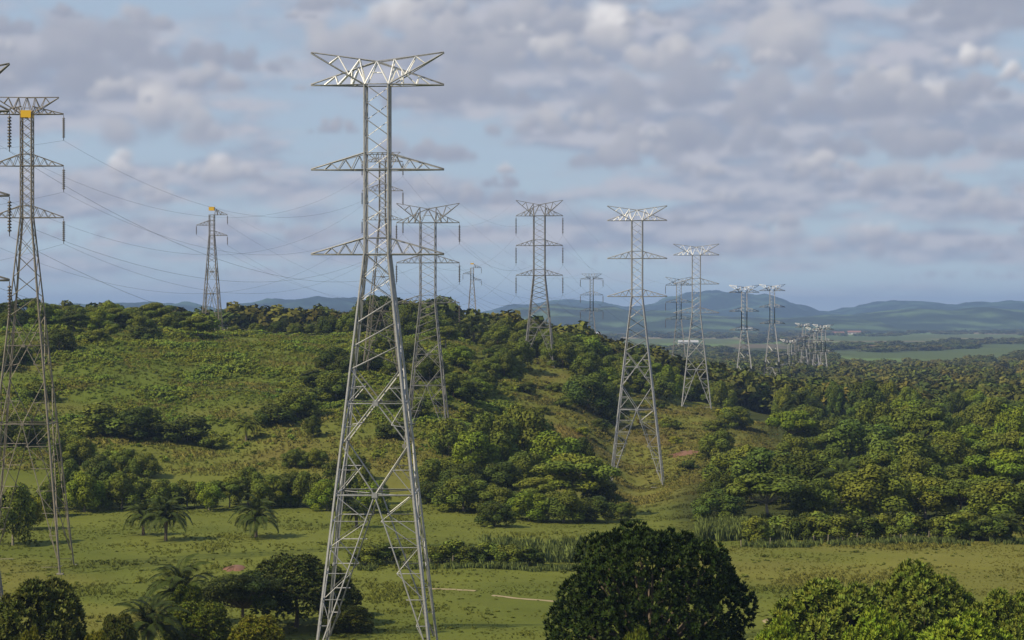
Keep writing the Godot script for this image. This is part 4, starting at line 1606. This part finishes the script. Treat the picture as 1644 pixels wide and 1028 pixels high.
	# weeds in the pasture
	for i in 9000:
		var d := rng.randf_range(215, 405)
		var px := rng.randf_range(-40, 1690)
		var x := (px - 822.0) / FOCAL * d
		var n := fbm_patch.get_noise_2d(x * 3.0 + 40, d * 3.0)
		if n + rng.randf_range(-.3, .2) < .08:
			continue
		var s := rng.randf_range(.1, .26) * (2.0 if rng.randf() < .05 else 1.0)
		var b: Array = bushes[i % 3]
		b[1].append(Transform3D(Basis(Vector3.UP, rng.randf() * TAU) * Basis.from_scale(Vector3(s * 2.2, s, s * 2.2)), Vector3(x, ground(x, -d) - .04, -d)))
		var k := rng.randf_range(.75, 1.15)
		b[2].append(Color(.165 * k, .19 * k, .036 * k))
	for b in bushes:
		scatter("undergrowth", b[0], gm, b[1], b[2])
	# far woods, reading as one mass
	var woods := []
	for q in 3:
		woods.append([foliage(round_lobes(8, 400 + q, 0.0, 1.0, .5, .2), 420, .17, Color(.5, .5, .5), .3), [], PackedColorArray()])
	rng.seed = 79
	var made := 0
	while made < 9000:
		var d := 700.0 * pow(11.0, rng.randf())
		var px := rng.randf_range(-60, 1710)
		var x := (px - 822.0) / FOCAL * d
		var n := fbm_patch.get_noise_2d(x * .22 + 70, d * .12)
		var keep := n > -.12
		if d < 1500:
			keep = n > -.3
		if d > 1500:
			keep = n > -.16
		for ahead in [0.0, 250.0, 500.0]:
			if d > 1300 and field_at(px, d + ahead) >= 0:
				keep = false
		if px < 560 and d < 760:
			keep = false
		if px < 1290 and px > 1120 and d > 900 and d < 990:
			keep = false
		if not keep:
			made += 1 if rng.randf() < .1 else 0
			continue
		made += 1
		var h := rng.randf_range(7, 12.5) * (1.0 if d < 1600 else .62)
		var w := rng.randf_range(10, 16) * (1.0 if d < 2500 else 1.8)
		var b: Array = woods[made % 3]
		b[1].append(Transform3D(Basis(Vector3.UP, rng.randf() * TAU) * Basis.from_scale(Vector3(w, h, w)), Vector3(x, ground(x, -d) - .3, -d)))
		var k := rng.randf_range(.55, 1.3)
		var warm := rng.randf_range(-.1, .35)
		b[2].append(Color(.105 * k * (1 + warm), .125 * k, .027 * k))
	for b in woods:
		scatter("woods", b[0], gm, b[1], b[2])


func make_small() -> void:
	rng.seed = 91
	fence("post and wire fence in front of the right hedge", [Vector2(1190, 318), Vector2(1330, 321), Vector2(1470, 319), Vector2(1600, 322), Vector2(1680, 322)], 1.9, 1.35)
	fence("post and wire fence in front of the tall crop by the pylon's foot", [Vector2(575, 292), Vector2(690, 292), Vector2(800, 294), Vector2(935, 296)], 2.4, 1.6)
	patch("earth_patch", 377, 290, 1.7, 3.2, mats.earth, 1)
	patch("earth_patch", 1097, 512, 4.4, 4.6, mats.earth, 2)
	patch("earth_patch", 1205, 905, 8.0, 9.0, mats.earth, 3)
	patch("earth_patch", 1243, 240, 1.3, 2.0, mats.dirt, 4)
	ribbon("dirt_path", [Vector2(690, 268.5), Vector2(725, 268), Vector2(765, 266.5)], .8, mats.dirt)
	ribbon("dirt_path", [Vector2(792, 262), Vector2(830, 259.5), Vector2(885, 258), Vector2(960, 256)], .8, mats.dirt)
	house("farm_building", 1345, 5200, Vector3(28, 4.5, 13), mats.white_wall, mats.red_roof, .2, "long red-roofed farm building on the plain right of the far pylons")
	house("farm_building", 1372, 5400, Vector3(30, 5, 14), mats.white_wall, mats.red_roof, -.3, "shorter red-roofed farm building right of the long one")
	house("farm_building", 1402, 3100, Vector3(10, 3.5, 7), mats.white_wall, mats.red_roof, .4, "small red-roofed house among dark trees on the plain")
	house("farm_building", 960, 4600, Vector3(10, 9, 9), mats.white_wall, mats.grey_roof, .1, "small white building on the plain behind the middle ridge")
	house("farm_building", 1180, 6000, Vector3(80, 5, 24), mats.white_wall, mats.grey_roof, .05, "long white shed at the foot of the big blue hill")
	house("farm_building", 1105, 3600, Vector3(30, 3.5, 12), mats.white_wall, mats.grey_roof, 0.0, "low pale shed on the plain beside the white-headed pylon")
	house("farm_building", 346, 760, Vector3(7, 3.2, 6), mats.white_wall, mats.grey_roof, .2, "small pale hut by the yellow-headed pylon on the crest")
